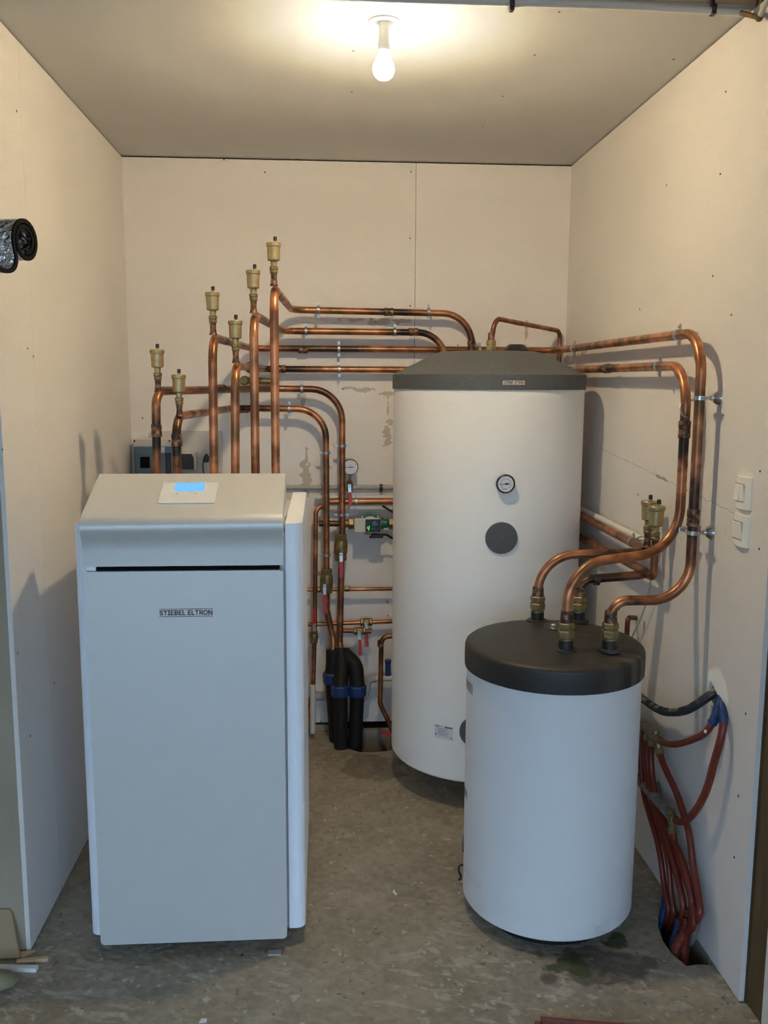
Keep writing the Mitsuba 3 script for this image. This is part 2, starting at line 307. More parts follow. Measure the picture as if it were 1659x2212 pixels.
# the garage behind the camera, open to the daylight
struct('wall_side', box(-3.1, -3.0, -6.4, LF, 0, 2.84, .001), 'm_wall', label='side wall of the garage')
struct('ceiling_garage', box(-3.1, 4.1, -6.4, CF + .16, 2.84, 2.9, .001), 'm_white', label='higher ceiling of the garage')
struct('wall_lintel', box(-3.1, 4.1, -6.5, -6.4, 2.25, 2.9, .001), 'm_wall', label='wall above the open garage door')
struct('wall_garage_right', box(4.0, 4.1, -6.4, CF, 0, 2.84, .001), 'm_wall', label='right wall of the garage')
struct('wall_garage_back', box(2.031, 4.1, -2.013, -1.9, 0, 2.84, .001), 'm_garage', label='garage wall right of the white panel')
struct('wall_door_side', box(-3.1, -2.2, -6.5, -6.4, 0, 2.25, .001), 'm_wall', label='wall beside the open garage door')

def wall_screws(parent, pts, fn, nrm):
    for u, v in pts:
        p = fn(u, v); part(parent, 'screw', place(lathe([(.0032, 0), (.0032, .0006), (.001, .0002)], 10), p, nrm), 'm_screw', False)
wall_screws('wall_back', [(484, 345), (572, 372), (640, 344), (888, 371), (886, 515), (886, 661), (812, 695), (741, 841), (989, 746), (829, 943), (693, 1558), (308, 903), (837, 1300), (838, 1330), (822, 346)], lambda u, v: Y(u, v, -.0002), (0, -1, 0))
wall_screws('wall_left', [(36, 240), (72, 770), (60, 753), (5, 971), (38, 1411), (117, 1476), (65, 1590), (172, 220)], lambda u, v: X(u, v, .0002), (1, 0, 0))
wall_screws('wall_right', [(1568, 198), (1556, 376), (1540, 596), (1440, 400), (1382, 668), (1642, 1018), (1640, 1186), (1611, 1542), (1595, 1720), (1586, 1852), (1390, 740), (1378, 1068), (1580, 680)], lambda u, v: X(u, v, W - .0002), (-1, 0, 0))
wall_screws('ceiling', [(1155, 119), (1086, 208), (1043, 274), (763, 110), (1208, 26), (1455, 128), (760, 198)], lambda u, v: Z(u, v, H - .0002), (0, 0, -1))

# ================================================================ THE BULB
k = thing('ceiling_lamp', 'bare lit bulb in a white lampholder on the ceiling', 'lamp')
BX, BY = .998, -1.51
part(k, 'ceiling_plate', place(lathe([(.041, -.003), (.042, 0)], 48), (BX, BY, H - .0005)), 'm_offwhite')
part(k, 'lampholder', place(lathe([(.0145, 2.463), (.0165, 2.466), (.0165, 2.480), (.0138, 2.482), (.0128, 2.520), (.0138, 2.532)], 28), (BX, BY, 0)), 'm_holder')
b_ = lathe([(.004, 2.3895), (.014, 2.3920), (.0225, 2.3985), (.0275, 2.407), (.0292, 2.417), (.0282, 2.427), (.0260, 2.4335)], 24)
key = part(k, 'bulb', place(b_, (BX, BY, 0)), 'm_white', True, label='glowing white glass bulb'); scene[key]['emitter'] = emit(BULB * V(1., .80, .51))
b_ = lathe([(.0259, 2.4337), (.0225, 2.441), (.0172, 2.452), (.0150, 2.460), (.0148, 2.464)], 24)
key = part(k, 'bulb_neck', place(b_, (BX, BY, 0)), 'm_white', True); scene[key]['emitter'] = emit(BULB * .3 * V(1., .80, .51))

# ================================================================ CONDUIT UNDER THE CEILING EDGE
k = thing('conduit_pipe', 'grey plastic conduit running along the front edge of the ceiling', 'conduit')
yc = CF - .018; za = Y(900, 0, yc)[2]; zb = Y(1540, 19, yc)[2]
part(k, 'tube', sweep(dense(np.array([V(.2, yc, za + .004), V(1.0, yc, za), V(1.60, yc, zb), Y(1600, 27, yc)]), .1), .0092, 16), 'm_conduit')
for u in (1105, 1540):
    p = Y(u, 10 if u < 1200 else 19, yc)
    part(k, 'clip', cat(place(lathe([(.0102, -.006), (.0125, -.006), (.0125, .006), (.0102, .006)], 20), p, (1, 0, 0)), bx(p + V(0, -.002, -.012), (.011, .02, .008)), bx(p + V(.002, .008, .02), (.010, .008, .03))), 'm_black')
k = thing('conduit_elbow', 'dark elbow joining the ceiling conduit to a rising pale tube', 'conduit')
e0, e1, e2 = Y(1598, 27, yc), X(1640, 38, 1.895), X(1662, -10, 1.895)
part(k, 'sleeve', sweep(np.array([e0, e1]), .006, 12), 'm_dark_wood'); part(k, 'tube', sweep(np.array([e1, e2 + (e2 - e1) * 1.5]), .007, 12), 'm_grey_pipe')
part(k, 'end', trimesh.creation.icosphere(2, .0095).apply_translation(e1), 'm_dark_wood')

# ================================================================ HEAT PUMP
k = thing('heat_pump', 'tall silver grey heat pump cabinet with a lit blue display on its sloping hood', 'heat pump')
L_, R_, FY, BK = .171, .777, -1.611, -.918
part(k, 'body', box(L_ + .034, R_ - .046, FY + .012, BK, .045, 1.20), 'm_silver_paint')
def side_panel(x0, x1, outer):
    r = .026; y0, y1 = FY, BK
    pts = sbox(x0, y0, x1, y1)
    cx = x1 - r if outer > 0 else x0 + r
    cut = sbox(cx, y0, x1, y0 + r) if outer > 0 else sbox(x0, y0, cx, y0 + r)
    poly = pts.difference(cut).union(Point(cx, y0 + r).buffer(r, quad_segs=10)).intersection(pts)
    m = prism(poly, 1.177); m.apply_translation([0, 0, .05]); return m
part(k, 'side_panel', side_panel(L_, L_ + .034, -1), 'm_panel_white', 30, 'white side panel'); part(k, 'side_panel', side_panel(R_ - .046, R_, 1), 'm_panel_white', 30, 'white side panel')
dp = prism(rrect(.208, .7255, .044, 1.108, .012), .026); dp = face(dp, (0, -1.624, 0), (1, 0, 0), (0, 0, 1))
part(k, 'front_panel', dp, 'm_silver_paint', 30)
part(k, 'slot', box(.236, .716, -1.640, -1.60, 1.1085, 1.1205), 'm_dark', False)
part(k, 'slot_end', box(.209, .2355, -1.640, -1.60, 1.1085, 1.1205), 'm_panel_white', False)
hp = [(-1.375, 1.122), (-1.652, 1.122), (-1.653, 1.165), (-1.655, 1.185), (-1.6605, 1.203), (-1.667, 1.217), (-1.6685, 1.230), (-1.665, 1.242), (-1.655, 1.2525), (-1.640, 1.261), (-1.56, 1.2935), (-1.49, 1.3225), (-1.445, 1.341), (-1.434, 1.3445), (-1.426, 1.341), (-1.405, 1.30), (-1.385, 1.24), (-1.375, 1.20)]
hood = prism(Polygon(hp), .522); hood = face(hood, (.205, 0, 0), (0, 1, 0), (0, 0, 1))
part(k, 'hood', hood, 'm_silver_paint', 28)
sl = V(0, .21, .0865); sl /= np.linalg.norm(sl); sn = V(0, -sl[2], sl[1])
def on_slope(x, t, h=0): return V(x, -1.640, 1.261) + sl * t + sn * h
cp = part(k, 'control_panel', face(prism(rrect(.392, .543, .050, .163, .003), .002), on_slope(0, 0, .0006), (1, 0, 0), sl), 'm_white', 30, 'white control panel')
s_ = part(k, 'display', face(prism(sbox(.427, .114, .507, .160), .0016), on_slope(0, 0, .0018), (1, 0, 0), sl), 'm_black', False, 'lit blue display')
scene[s_]['emitter'] = emit(V(.15, .53, .98))
for x in (.436, .487): part(k, 'indicator', face(prism(Point(x, .098).buffer(.002), .001), on_slope(0, 0, .0022), (1, 0, 0), sl), 'm_card', False)
part(k, 'logo', face(text('STIEBEL ELTRON', .0125, .0014, True, .139), (.3985, -1.650, .9885), (1, 0, 0), (0, 0, 1)), 'm_ink', False, 'dark maker name with thin red lines')
for z in (.9845, 1.0045): part(k, 'logo_line', box(.3985, .5385, -1.6515, -1.6495, z, z + .0013, .0002), 'm_ink_red', False)
for x in (.25, .69):
    for y in (-1.56, -.97): part(k, 'foot', place(cyl(.022, 0, .046), (x, y, 0)), 'm_black')
solo('metal_strip', box(.672, .708, -1.662, -1.640, 0, .005, .001), 'm_grey_pipe', 'small grey strip under the front right corner of the heat pump', 'strip')

# ================================================================ BIG TANK
TX, TY, TR = 1.477, -.507, .3675
def on_cyl(u, v, c, r):
    d = ray(u, v); o = CAM[:2] - c[:2]; a = d[:2] @ d[:2]; b = o @ d[:2]; q = o @ o - r * r
    return CAM + d * ((-b - math.sqrt(max(b * b - a * q, 0))) / a)
def outward(p, c): q = V(p[0] - c[0], p[1] - c[1], 0); return q / np.linalg.norm(q)
TC = V(TX, TY, 0)
k = thing('hot_water_tank', 'tall white cylinder tank with a dark grey lid and a round thermometer', 'water tank')
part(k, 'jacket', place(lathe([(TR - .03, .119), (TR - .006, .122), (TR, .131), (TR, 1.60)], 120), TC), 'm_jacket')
part(k, 'lid', place(lathe([(TR, 1.578), (TR + .0045, 1.578), (TR + .0045, 1.631), (TR + .002, 1.634), (.202, 1.715), (.187, 1.7195), (.02, 1.7255)], 120), TC), 'm_lid_grey', 25, 'dark grey conical lid')
part(k, 'lid_knob', place(lathe([(.049, 0), (.050, .004), (.048, .008), (.030, .025), (.026, .027)], 36), (1.583, -.507, 1.7225)), 'm_black', 30, 'black lid knob')
for a in (0.5, 2.6, 4.7): part(k, 'foot', place(cyl(.022, 0, .124), TC + V(.3 * math.cos(a), .3 * math.sin(a), 0)), 'm_black')
def disc_on(k, n, u, v, r, t, c, R, m, sink=.004, label=None):
    p = on_cyl(u, v, c, R); o = outward(p, c); return part(k, n, place(cyl(r, -sink, t, 48, .0015), p, o), m, 30, label), p, o
_, p, o = disc_on(k, 'cover_disc', 1083, 1162, .0575, .006, TC, TR, 'm_lid_grey', .008, 'round dark grey cover disc')
disc_on(k, 'cover_disc', 1026, 1581, .0575, .006, TC, TR, 'm_lid_grey', .008, 'round dark grey cover disc')
p = on_cyl(1090, 1044, TC, TR); o = outward(p, TC); rt = np.cross(V(0, 0, 1), o)
tm = part(k, 'thermometer', place(lathe([(.026, -.004), (.030, .004), (.0335, .012), (.0335, .022), (.031, .024), (.0285, .021), (.02, .0205)], 48), p, o), 'm_black', 30, 'black rimmed dial thermometer')
part(tm, 'dial', place(lathe([(.028, .0206), (.028, .0212)], 40), p, o), 'm_dial', False)
nd = [box(-.001, .0235, -.0009, .0009, 0, .001, .0002), box(-.012, .002, -.0028, .0028, 0, .001, .0002), cyl(.0035, 0, .0014, 16)]
nd = cat(*nd); nd.apply_transform(trimesh.transformations.rotation_matrix(math.radians(183), [0, 0, 1]))
part(tm, 'needle', face(nd, p + o * .0215, rt, (0, 0, 1)), 'm_ink', False)
ticks = []
for i, a in enumerate(np.linspace(225, -45, 13)):
    q = bx((0, 0, 0), (.0032, .0026, .0004), .0001); q.apply_translation([.0185 * math.cos(math.radians(a)), .0185 * math.sin(math.radians(a)), 0]); ticks.append(q)
ticks.append(bx((-.003, -.0185, 0), (.017, .002, .0004), .0001))
part(tm, 'scale_marks', face(cat(*ticks), p + o * .0214, rt, (0, 0, 1)), 'm_ink', False)
def wrap(m, c, R, ang, z):         # local (x, y, z=out) mesh bent round a cylinder
    m = m.copy(); v = m.vertices; t = ang + v[:, 0] / R; r = R + v[:, 2]
    m.vertices = np.stack([c[0] + r * np.cos(t), c[1] + r * np.sin(t), z + v[:, 1]], -1); return m
def sub(m, e): v, f = trimesh.remesh.subdivide_to_size(m.vertices, m.faces, e); return trimesh.Trimesh(v, f, process=False)
p = on_cyl(1110, 827, TC, TR + .0045); a = math.atan2(p[1] - TY, p[0] - TX)
bd = part(k, 'badge', wrap(sub(bx((0, 0, .0007), (.078, .0155, .0014), .0003), .008), TC, TR + .0045, a, p[2]), 'm_pale', False, 'small pale name badge')
part(bd, 'lettering', wrap(text('STIEBEL ELTRON', .0082, .0008, True, .070).apply_translation([-.035, -.0041, .0012]), TC, TR + .0045, a, p[2]), 'm_ink', False)
part(bd, 'logo_line', wrap(cat(sub(bx((0, .0063, .0016), (.072, .001, .0006), .0001), .008), sub(bx((0, -.0063, .0016), (.072, .001, .0006), .0001), .008)), TC, TR + .0045, a, p[2]), 'm_ink_red', False)
p = on_cyl(958, 1582, TC, TR); a = math.atan2(p[1] - TY, p[0] - TX)
pl = part(k, 'rating_plate', wrap(sub(bx((0, 0, .0003), (.074, .052, .0006), .0001), .01), TC, TR, a, p[2]), 'm_dial', False, 'pale printed rating plate')
ink = [text('CE', .006, .0004, True).apply_translation([.026, -.022, .0005]), bx((.021, .021, .0008), (.03, .005, .0004), .0001), bx((-.026, .021, .0008), (.02, .003, .0004), .0001), cyl(.0033, .0005, .001, 12).apply_translation([-.032, -.012, 0])]
for i in range(6): ink.append(bx((-.006 + .004 * (i % 2), .014 - i * .0055, .0008), (.045 - .006 * (i % 3), .0012, .0004), .0001))
part(pl, 'print', wrap(sub(cat(*ink), .01), TC, TR, a, p[2]), 'm_label_ink', False)

# ================================================================ SMALL TANK
SC, SR = V(1.515, -1.463, 0), .256
k = thing('buffer_tank', 'short white cylinder tank with a black lid standing in front of the tall tank', 'water tank')
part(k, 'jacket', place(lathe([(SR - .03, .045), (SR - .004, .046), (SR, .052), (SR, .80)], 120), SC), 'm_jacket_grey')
part(k, 'base', place(cyl(.20, 0, .06, 60), SC), 'm_black_matte')
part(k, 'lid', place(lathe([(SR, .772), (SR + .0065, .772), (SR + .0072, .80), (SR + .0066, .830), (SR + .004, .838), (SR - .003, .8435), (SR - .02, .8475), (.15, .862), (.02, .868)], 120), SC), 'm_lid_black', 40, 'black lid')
FIT = [V(1.513, -1.598, .862), V(1.637, -1.604, .862), V(1.638, -1.290, .862), V(1.507, -1.282, .862)]
p = V(1.528, -1.405, .8672)
bl = part(k, 'plug', place(cat(hexa(.0095, .004, .015), cyl(.012, .0005, .005)), p), 'm_zinc', False, 'small pale hexagon plug')
part(bl, 'collar', place(lathe([(.022, -.003), (.022, .001), (.012, .0015)], 28), p), 'm_lid_black')
def sticker(k, n, u0, v0, u1, v1, c, R, label):
    p0, p1 = on_cyl(u0, v0, c, R), on_cyl(u1, v1, c, R); a0, a1 = (math.atan2(q[1] - c[1], q[0] - c[0]) for q in (p0, p1))
    if a0 < 0: a0 += 2 * math.pi
    if a1 < 0: a1 += 2 * math.pi
    w, h = abs(a1 - a0) * R, abs(p0[2] - p1[2]); a, z = (a0 + a1) / 2, (p0[2] + p1[2]) / 2
    s = part(k, n, wrap(sub(bx((0, 0, .0003), (w, h, .0006), .0001), .01), c, R, a, z), 'm_label', False, label)
    ls = [bx((w * (.1 - .05 * (i % 3)), h * (.36 - .13 * i), .0008), (w * (.62 - .12 * (i % 2)), h * .035, .0004), .0001) for i in range(6)]
    part(s, 'print', wrap(sub(cat(*ls), .01), c, R, a, z), 'm_label_ink', False)
sticker(k, 'rating_plate', 1003.5, 1457, 1021, 1502, SC, SR, 'grey rating plate'); sticker(k, 'sticker', 1001, 1690, 1009, 1728, SC, SR, 'grey sticker')
pt, p, o = disc_on(k, 'port', 1001, 1822, .026, .003, SC, SR, 'm_lid_grey', .004, 'round port with a brass centre')
part(pt, 'brass_socket', place(cyl(.008, .0, .006, 20), p, o), 'm_brass_old')
p = on_cyl(997, 1880, SC, SR); part(k, 'drain_cable', sweep(spline([p + V(.01, 0, .012), p + V(-.006, -.004, .018), p + V(-.009, -.006, 0), p + V(-.004, -.006, -.012), p + V(-.009, -.006, -.03)], 24), .0035, 8), 'm_black')
def union(key, base, sleeve_top):
    part(key, 'grommet', place(lathe([(.032, -.004), (.032, .001), (.022, .004)], 32), base), 'm_lid_black', 30)
    part(key, 'socket', place(cyl(.0205, 0, .028, 32), base), 'm_black', 30, 'black threaded socket')
    part(key, 'union_nut', place(cat(cyl(.0195, .026, .036), hexa(.0245, .034, .056), cyl(.021, .056, .060), hexa(.0238, .060, .078)), base), 'm_brass_old', False, 'brass union nut')
    part(key, 'sleeve', place(lathe([(.0185, .078), (.0175, .096), (.0165, sleeve_top)], 24), base), 'm_burnt', 30, 'burnt copper sleeve')

# ================================================================ COPPER PIPES
RP = .014
def vert(u, y=-1.05): p = Y(u, 1020, y); return p[0]
yA, yB = -.098, -.050
# 6: tallest riser -> topmost wall run -> drops behind the big tank
z6, z5, z3, z4, z1, z2 = 1.903, 1.815, 1.743, 1.655, 1.572, 1.487
x6, x5, x4, x3, x1, x2 = .679, .613, .546, .478, .293, .359
t6 = Y(592, 650, -1.05)[0]; t5 = Y(548, 700, -1.05)[0]; t3 = Y(459, 745, -1.05)[0]; t4 = Y(508, 800, -1.05)[0]; t1 = Y(337.5, 870, -1.05)[0]; t2 = Y(381.5, 930, -1.05)[0]
xd6, xd5 = Y(1019, 745, yA)[0], Y(962, 757, yA)[0]
pipe('copper_pipe', 'copper pipe with the tallest riser, its topmost wall run dropping behind the tall tank',
     [(x6, -1.05, 1.2005), (t6, -1.05, z6 - .004), (.705, yA, z6), (xd6, yA, z6 - .010), (xd6, yA, 1.2)], RP, [.075, .07, .13], tone=.62, seed=1,
     burnt=[(Y(868, 674, yA), .07, .85), (Y(820, 673, yA), .05, .6)], sleeves=[(Y(840, 674, yA), (1, 0, 0)), (Y(1018, 744, yA), (0, 0, 1), .03)])
pipe('copper_pipe', 'copper pipe with the second tallest riser and the second wall run from the top',
     [(x5, -1.05, 1.2005), (t5, -1.05, z5), (.665, yA, z5), (xd5, yA, z5 - .002), (xd5, yA, 1.2)], RP, [.075, .06, .12], tone=.5, seed=2,
     burnt=[(Y(905, 718, yA), .1, .95), (Y(560, 697, -.7), .06, .6)], sleeves=[(Y(893, 717, yA), (1, 0, 0))])
# 3 and 4 go on along the right wall to the small tank
xw = 1.86
P3 = [(x3, -1.05, 1.2005), (t3, -1.05, z3), (.53, yB, z3), (xw, yB, z3), (xw, -1.60, z3), (xw, -1.60, 1.0), (FIT[1][0], FIT[1][1], 1.003), FIT[1] + V(0, 0, .09)]
pipe('copper_pipe', 'long copper pipe, upper run of the right wall, ending at the right front tank socket', P3, RP, [.075, .05, .06, .115, .14, .048], tone=.5, seed=3,
     burnt=[(Y(735, 757, yB), .16, .85), (Y(490, 740, -.8), .07, .8), (V(xw, -1.6, 1.28), .13, .8), (Y(1365, 1297, -1.6), .03, .9), (V(xw, -1.6, 1.55), .07, .6)],
     sleeves=[(Y(655, 755, yB), (1, 0, 0)), (V(xw, -1.6, 1.235), (0, 0, 1), .05)])
P4 = [(x4, -1.05, 1.2005), (t4, -1.05, z4), (.585, -.062, z4), (xw - .002, -.062, z4), (xw - .002, -1.512, z4), (xw - .002, -1.512, 1.125), (FIT[0][0], FIT[0][1], 1.105), FIT[0] + V(0, 0, .09)]
pipe('copper_pipe', 'long copper pipe, lower run of the right wall, ending at the left front tank socket', P4, RP, [.075, .03, .06, .115, .135, .12], tone=.62, seed=4,
     burnt=[(Y(620, 797, -.06), .17, .85), (V(xw, -1.5, 1.44), .08, .9), (X(1330, 795, xw), .05, .6)],
     sleeves=[(Y(607, 797, -.062), (1, 0, 0)), (V(xw - .002, -1.512, 1.475), (0, 0, 1), .05), (X(1312, 796, xw - .002), (0, 1, 0))])
pipe('copper_pipe', 'leftmost copper riser, its long level run bending down right of the heat pump',
     [(x1, -1.05, 1.2005), (t1, -1.05, z1), (.60, yA, z1), (.918, yA, z1 - .002), (.918, yA, 1.0), (.906, yA, .45), (.915, -.14, .37)], RP, [.05, .1, .135, .2, .02], tone=.33, seed=5,
     burnt=[(Y(700, 848, yA), .12, .7), (V(x1, -1.05, 1.43), .05, .95), (Y(470, 840, -.6), .06, .8)], sleeves=[(V(x1 + (t1 - x1) * .73, -1.05, 1.445), (0, 0, 1)), (Y(478, 840, -.55), V(.3, .95, 0), .04)])
pipe('copper_pipe', 'second copper riser from the left, arching low over the hood to the left drop',
     [(x2, -1.05, 1.2005), (t2, -1.05, z2 + .004), (.46, yA, z2 + .002), (.848, yA, z2 - .002), (.848, yA, .66), (.848, yA, .60), (.875, yA, .47), (.877, -.12, .37)], RP, [.065, .12, .125, .05, .08, .08, .02], tone=.36, seed=6,
     burnt=[(Y(702, 935, yA), .05, .8), (V(x2, -1.05, 1.40), .06, .95), (Y(530, 883, yA), .07, .8)], sleeves=[(V(x2 + (t2 - x2) * .8, -1.05, 1.415), (0, 0, 1)), (Y(527, 884, yA), (1, 0, 0))])
z7, z8 = 1.080, 1.008
pipe('copper_pipe', 'copper pipe passing low behind the tall tank to the left rear small tank socket',
     [V(.86, -.07, z7), V(xw, -.07, z7), V(xw, -1.285, z7 - .002), V(FIT[3][0], FIT[3][1], z7 - .010), FIT[3] + V(0, 0, .09)], RP, [.06, .05, .13], tone=.5, seed=7,
     burnt=[(Y(1325, 1197, -1.285), .05, .9), (Y(1385, 1190, -1.285), .07, .6), (Y(1290, 1200, -1.285), .05, .5)])
pipe('copper_pipe', 'lowest copper pipe on the right wall, ending at the right rear small tank socket',
     [V(1.2, -.07, z8 - .03), V(xw, -.07, z8 - .03), V(xw, -1.30, z8 + .002), V(FIT[2][0], FIT[2][1], z8 - .016), FIT[2] + V(0, 0, .09)], RP, [.06, .045, .045], tone=.3, seed=8,
     burnt=[(Y(1290, 1253, -1.29), .06, .9), (Y(1340, 1250, -1.29), .05, .7), (Y(1390, 1240, -1.29), .05, .7)], sleeves=[(Y(1288, 1253, -1.29), (1, 0, 0), .02)])
# thin pipe over the big tank
ft = V(1.485, -.507, 1.7235)
k = pipe('copper_pipe', 'thin copper pipe bent over the top of the tall tank from a brass nut', [ft + V(0, 0, .03), V(1.498, -.507, 1.848), V(1.880, -.026, 1.828), V(1.884, -.024, 1.2)], .0095, [.045, .035], tone=.3, seed=9, burnt=[(ft + V(0, 0, .065), .03, .6)])
part(k, 'brass_nut', place(cat(hexa(.0205, .002, .020), hexa(.020, .022, .040), cyl(.017, -.002, .042)), ft), 'm_brass', False, 'brass double nut'); part(k, 'sleeve', place(lathe([(.0125, .038), (.0125, .066), (.0105, .07)], 20), ft), 'm_burnt')
for i, (f, top) in enumerate(zip(FIT, (.112, .112, .108, .108))):
    wh = ('left front', 'right front', 'right rear', 'left rear')[i]
    kk = thing('union_fitting', f'brass union on the {wh} socket of the small tank lid', 'pipe fitting', 'unions on the small tank'); union(kk, f, top)

# ---------------------------------------------------------------- air vents
def air_vent(base, label, h=.031, lean=(0, 0, 1), rot=0., fit='m_brass_old', s=1.07):
    k = thing('air_vent', label, 'air vent', 'brass automatic air vents'); up = V(*lean)
    S = lambda m: m.copy().apply_scale(s)
    P = lambda m: place(S(m), base, up, (0, 1, 0))
    part(k, 'stub', P(lathe([(.0125, -.004), (.0100, .004), (.0085, h * .55), (.0095, h)], 20)), 'm_burnt', 35, 'burnt copper stub')
    part(k, 'lower_nut', P(cat(lathe([(.0095, h - .001), (.0118, h + .003), (.0118, h + .008), (.0105, h + .010)], 20), hexa(.0128, h + .010, h + .022))), fit, False)
    part(k, 'neck', P(cat(cyl(.0088, h + .021, h + .036, 20), hexa(.0098, h + .026, h + .037))), 'm_brass', False)
    z = h + .036
    part(k, 'body', P(lathe([(.0105, z), (.0165, z + .0015), (.0182, z + .004), (.0192, z + .041), (.0212, z + .043), (.0218, z + .047), (.0218, z + .0515), (.0205, z + .0535), (.012, z + .0548)], 36)), 'm_brass', 30)
    q = P(trimesh.creation.box([1e-6] * 3).apply_translation([.0075 * math.cos(rot), .0075 * math.sin(rot), 0])).vertices.mean(0)
    part(k, 'valve_stem', place(S(cyl(.0035, z + .053, z + .060, 12)), q, up), 'm_brass', 30)
    part(k, 'cap', place(S(cyl(.0052, z + .0585, z + .0705, 16, .0012)), q, up), 'm_black', 30, 'black cap')
vl = [(t6, z6 + .008, 'brass air vent on the tallest riser, topmost of all'), (t5, z5 + .010, 'brass air vent on the second tallest riser, second highest'), (t3 + .002, z3 + .012, 'brass air vent on the third riser from the left, third highest'),
      (t4 + .002, z4 + .012, 'brass air vent on the fourth riser from the left, fourth highest'), (t1 + .004, z1 + .002, 'leftmost brass air vent, above the leftmost riser'), (t2 + .008, z2 + .008, 'lowest brass air vent above the hood, second from the left')]
for x, z, l in vl: air_vent(V(x, -1.040 if x > .42 else -1.030, z), l, rot=-1.2 if x < .6 else -.8)
air_vent(V(xw - .008, -1.280, z7 + .018), 'brass air vent by the right wall, left one of the pair above the small tank', h=.033, rot=-1.5, s=1.16)
pv = X(1412, 1180, xw + .012)
air_vent(V(xw - .006, -1.340, z8 + .080), 'brass air vent by the right wall, right one of the pair above the small tank', h=.031, rot=-1.2, s=1.2)
pipe('copper_pipe', 'short copper stub carrying the nearer air vent above the small tank', [V(xw - .006, -1.30, z8 - .002), V(xw - .006, -1.340, z8), V(xw - .006, -1.340, z8 + .085)], .012, [.02], tone=.3, seed=11)

# ---------------------------------------------------------------- pipe clamps
def clamp(c, axis, away, label, r=RP, ears=None, stand=None, cone=False, group='zinc pipe clamps'):
    """split ring round the pipe, two screw ears, a stud back to the wall; away = from the wall"""
    k = thing('pipe_clamp', label, 'pipe clamp', group); axis, away = V(*axis), V(*away); e = np.cross(axis, away)
    part(k, 'ring', place(lathe([(r + .0004, -.006), (r + .003, -.0055), (r + .003, .0055), (r + .0004, .006)], 28), c, axis), 'm_chrome' if cone else 'm_zinc')
    for s in (1, -1):
        ec = c + e * s * (r + .009)
        part(k, 'ear', face(prism(rrect(-.0055, .0055, -.009, .009, .0045), .004), ec - away * .002, axis, e), 'm_zinc', 30)
        part(k, 'screw', place(cat(cyl(.0034, .0015, .0045, 12)), ec, away), 'm_chrome', 30)
    d = stand
    part(k, 'stud', place(cyl(.0035, r, d, 10), c, -away), 'm_zinc')
    if cone: part(k, 'rosette', place(lathe([(.021, 0), (.0205, .002), (.014, .012), (.008, .016), (.006, .024)], 28), c - away * d, away), 'm_chrome', 30)
    else: part(k, 'rosette', place(lathe([(.011, 0), (.010, .003), (.006, .006)], 20), c - away * d, away), 'm_zinc', 30)
B = (0, -1, 0)
for u, v, y, l in [(688, 669, yA, 'zinc clamp at the left end of the topmost run'), (926, 675, yA, 'zinc clamp at the right end of the topmost run before its bend'), (661, 716, yA, 'zinc clamp at the left end of the second run'),
                   (853, 717, yA, 'zinc clamp at the right end of the second run before its burnt bend'), (732, 756, yB, 'zinc clamp midway on the third run, above another clamp'), (733, 798, -.062, 'zinc clamp midway on the fourth run, below another clamp'),
                   (1036, 753, yB, 'zinc clamp just left of the brass nut on the tall tank')]:
    p = Y(u, v, y); p[2] = {yA: (z6 if v < 690 else z5), yB: z3}.get(y, z4) - (.004 if (u > 800 and v < 690) else 0); clamp(p, (1, 0, 0), B, l, stand=-y)
p = Y(652, 840, yA); p[2] = z1 - .001; clamp(p, (1, 0, 0), B, 'zinc clamp on the fifth run just before its downward bend', stand=-yA)
p = Y(625, 883, yA); p[2] = z2 - .001; clamp(p, (1, 0, 0), B, 'zinc clamp on the lowest arch just before its downward bend', stand=-yA)
for x, u, v, l in [(.848, 702, 978, 'upper zinc clamp on the left of the two drops right of the heat pump'), (.918, 738, 963, 'upper zinc clamp on the right of the two drops, above the pressure gauge'),
                   (.848, 702, 1199, 'lower zinc clamp on the left of the two drops, above a valve'), (.915, 736, 1112, 'lower zinc clamp on the right of the two drops, left of the pump')]:
    p = Y(u, v, yA); p[0] = x; clamp(p, (0, 0, 1), B, l, stand=-yA)
p = Y(769, 1084, -.07); p[2] = z7; clamp(p, (1, 0, 0), B, 'zinc clamp on the low run above the green pump', stand=.07)
A = (-1, 0, 0)
for u, v, z, x, l in [(1240, 752, z3, xw, 'zinc clamp on the upper right wall run beside the corner'), (1466, 722, z3, xw, 'zinc clamp on the upper right wall run before its bend'), (1246, 798, z4, xw - .002, 'zinc clamp on the lower right wall run beside the tall tank lid'),
                      (1425, 791, z4, xw - .002, 'zinc clamp on the lower right wall run before its bend'), (1366, 1170, z7, xw, 'zinc clamp on the sloping looking low run beside the paired air vents')]:
    p = X(u, v, xw); p[0], p[2] = x, z; clamp(p, (0, 1, 0), A, l, stand=W - x)
for u, v, y, x, l in [(1517, 860, -1.60, xw, 'upper zinc clamp with a cone rosette on the outer vertical pipe'), (1494, 1150, -1.60, xw, 'lower zinc clamp with a cone rosette on the outer vertical pipe'), (1463, 1139, -1.512, xw - .002, 'lower zinc clamp on the inner vertical pipe of the right wall')]:
    p = X(u, v, xw); p[0], p[1] = x, y; clamp(p, (0, 0, 1), A, l, stand=W - x, cone=True)
k = thing('pipe_clamp', 'open zinc clamp half hanging beside the inner vertical pipe', 'pipe clamp', 'zinc pipe clamps')
c = V(xw - .004, -1.512, X(1490, 885, xw)[2])
arc = [c + V(-.018 * math.cos(t), -.012 + .018 * math.sin(t) * .6, .022 * math.sin(t)) for t in np.linspace(-1.5, 1.5, 16)]
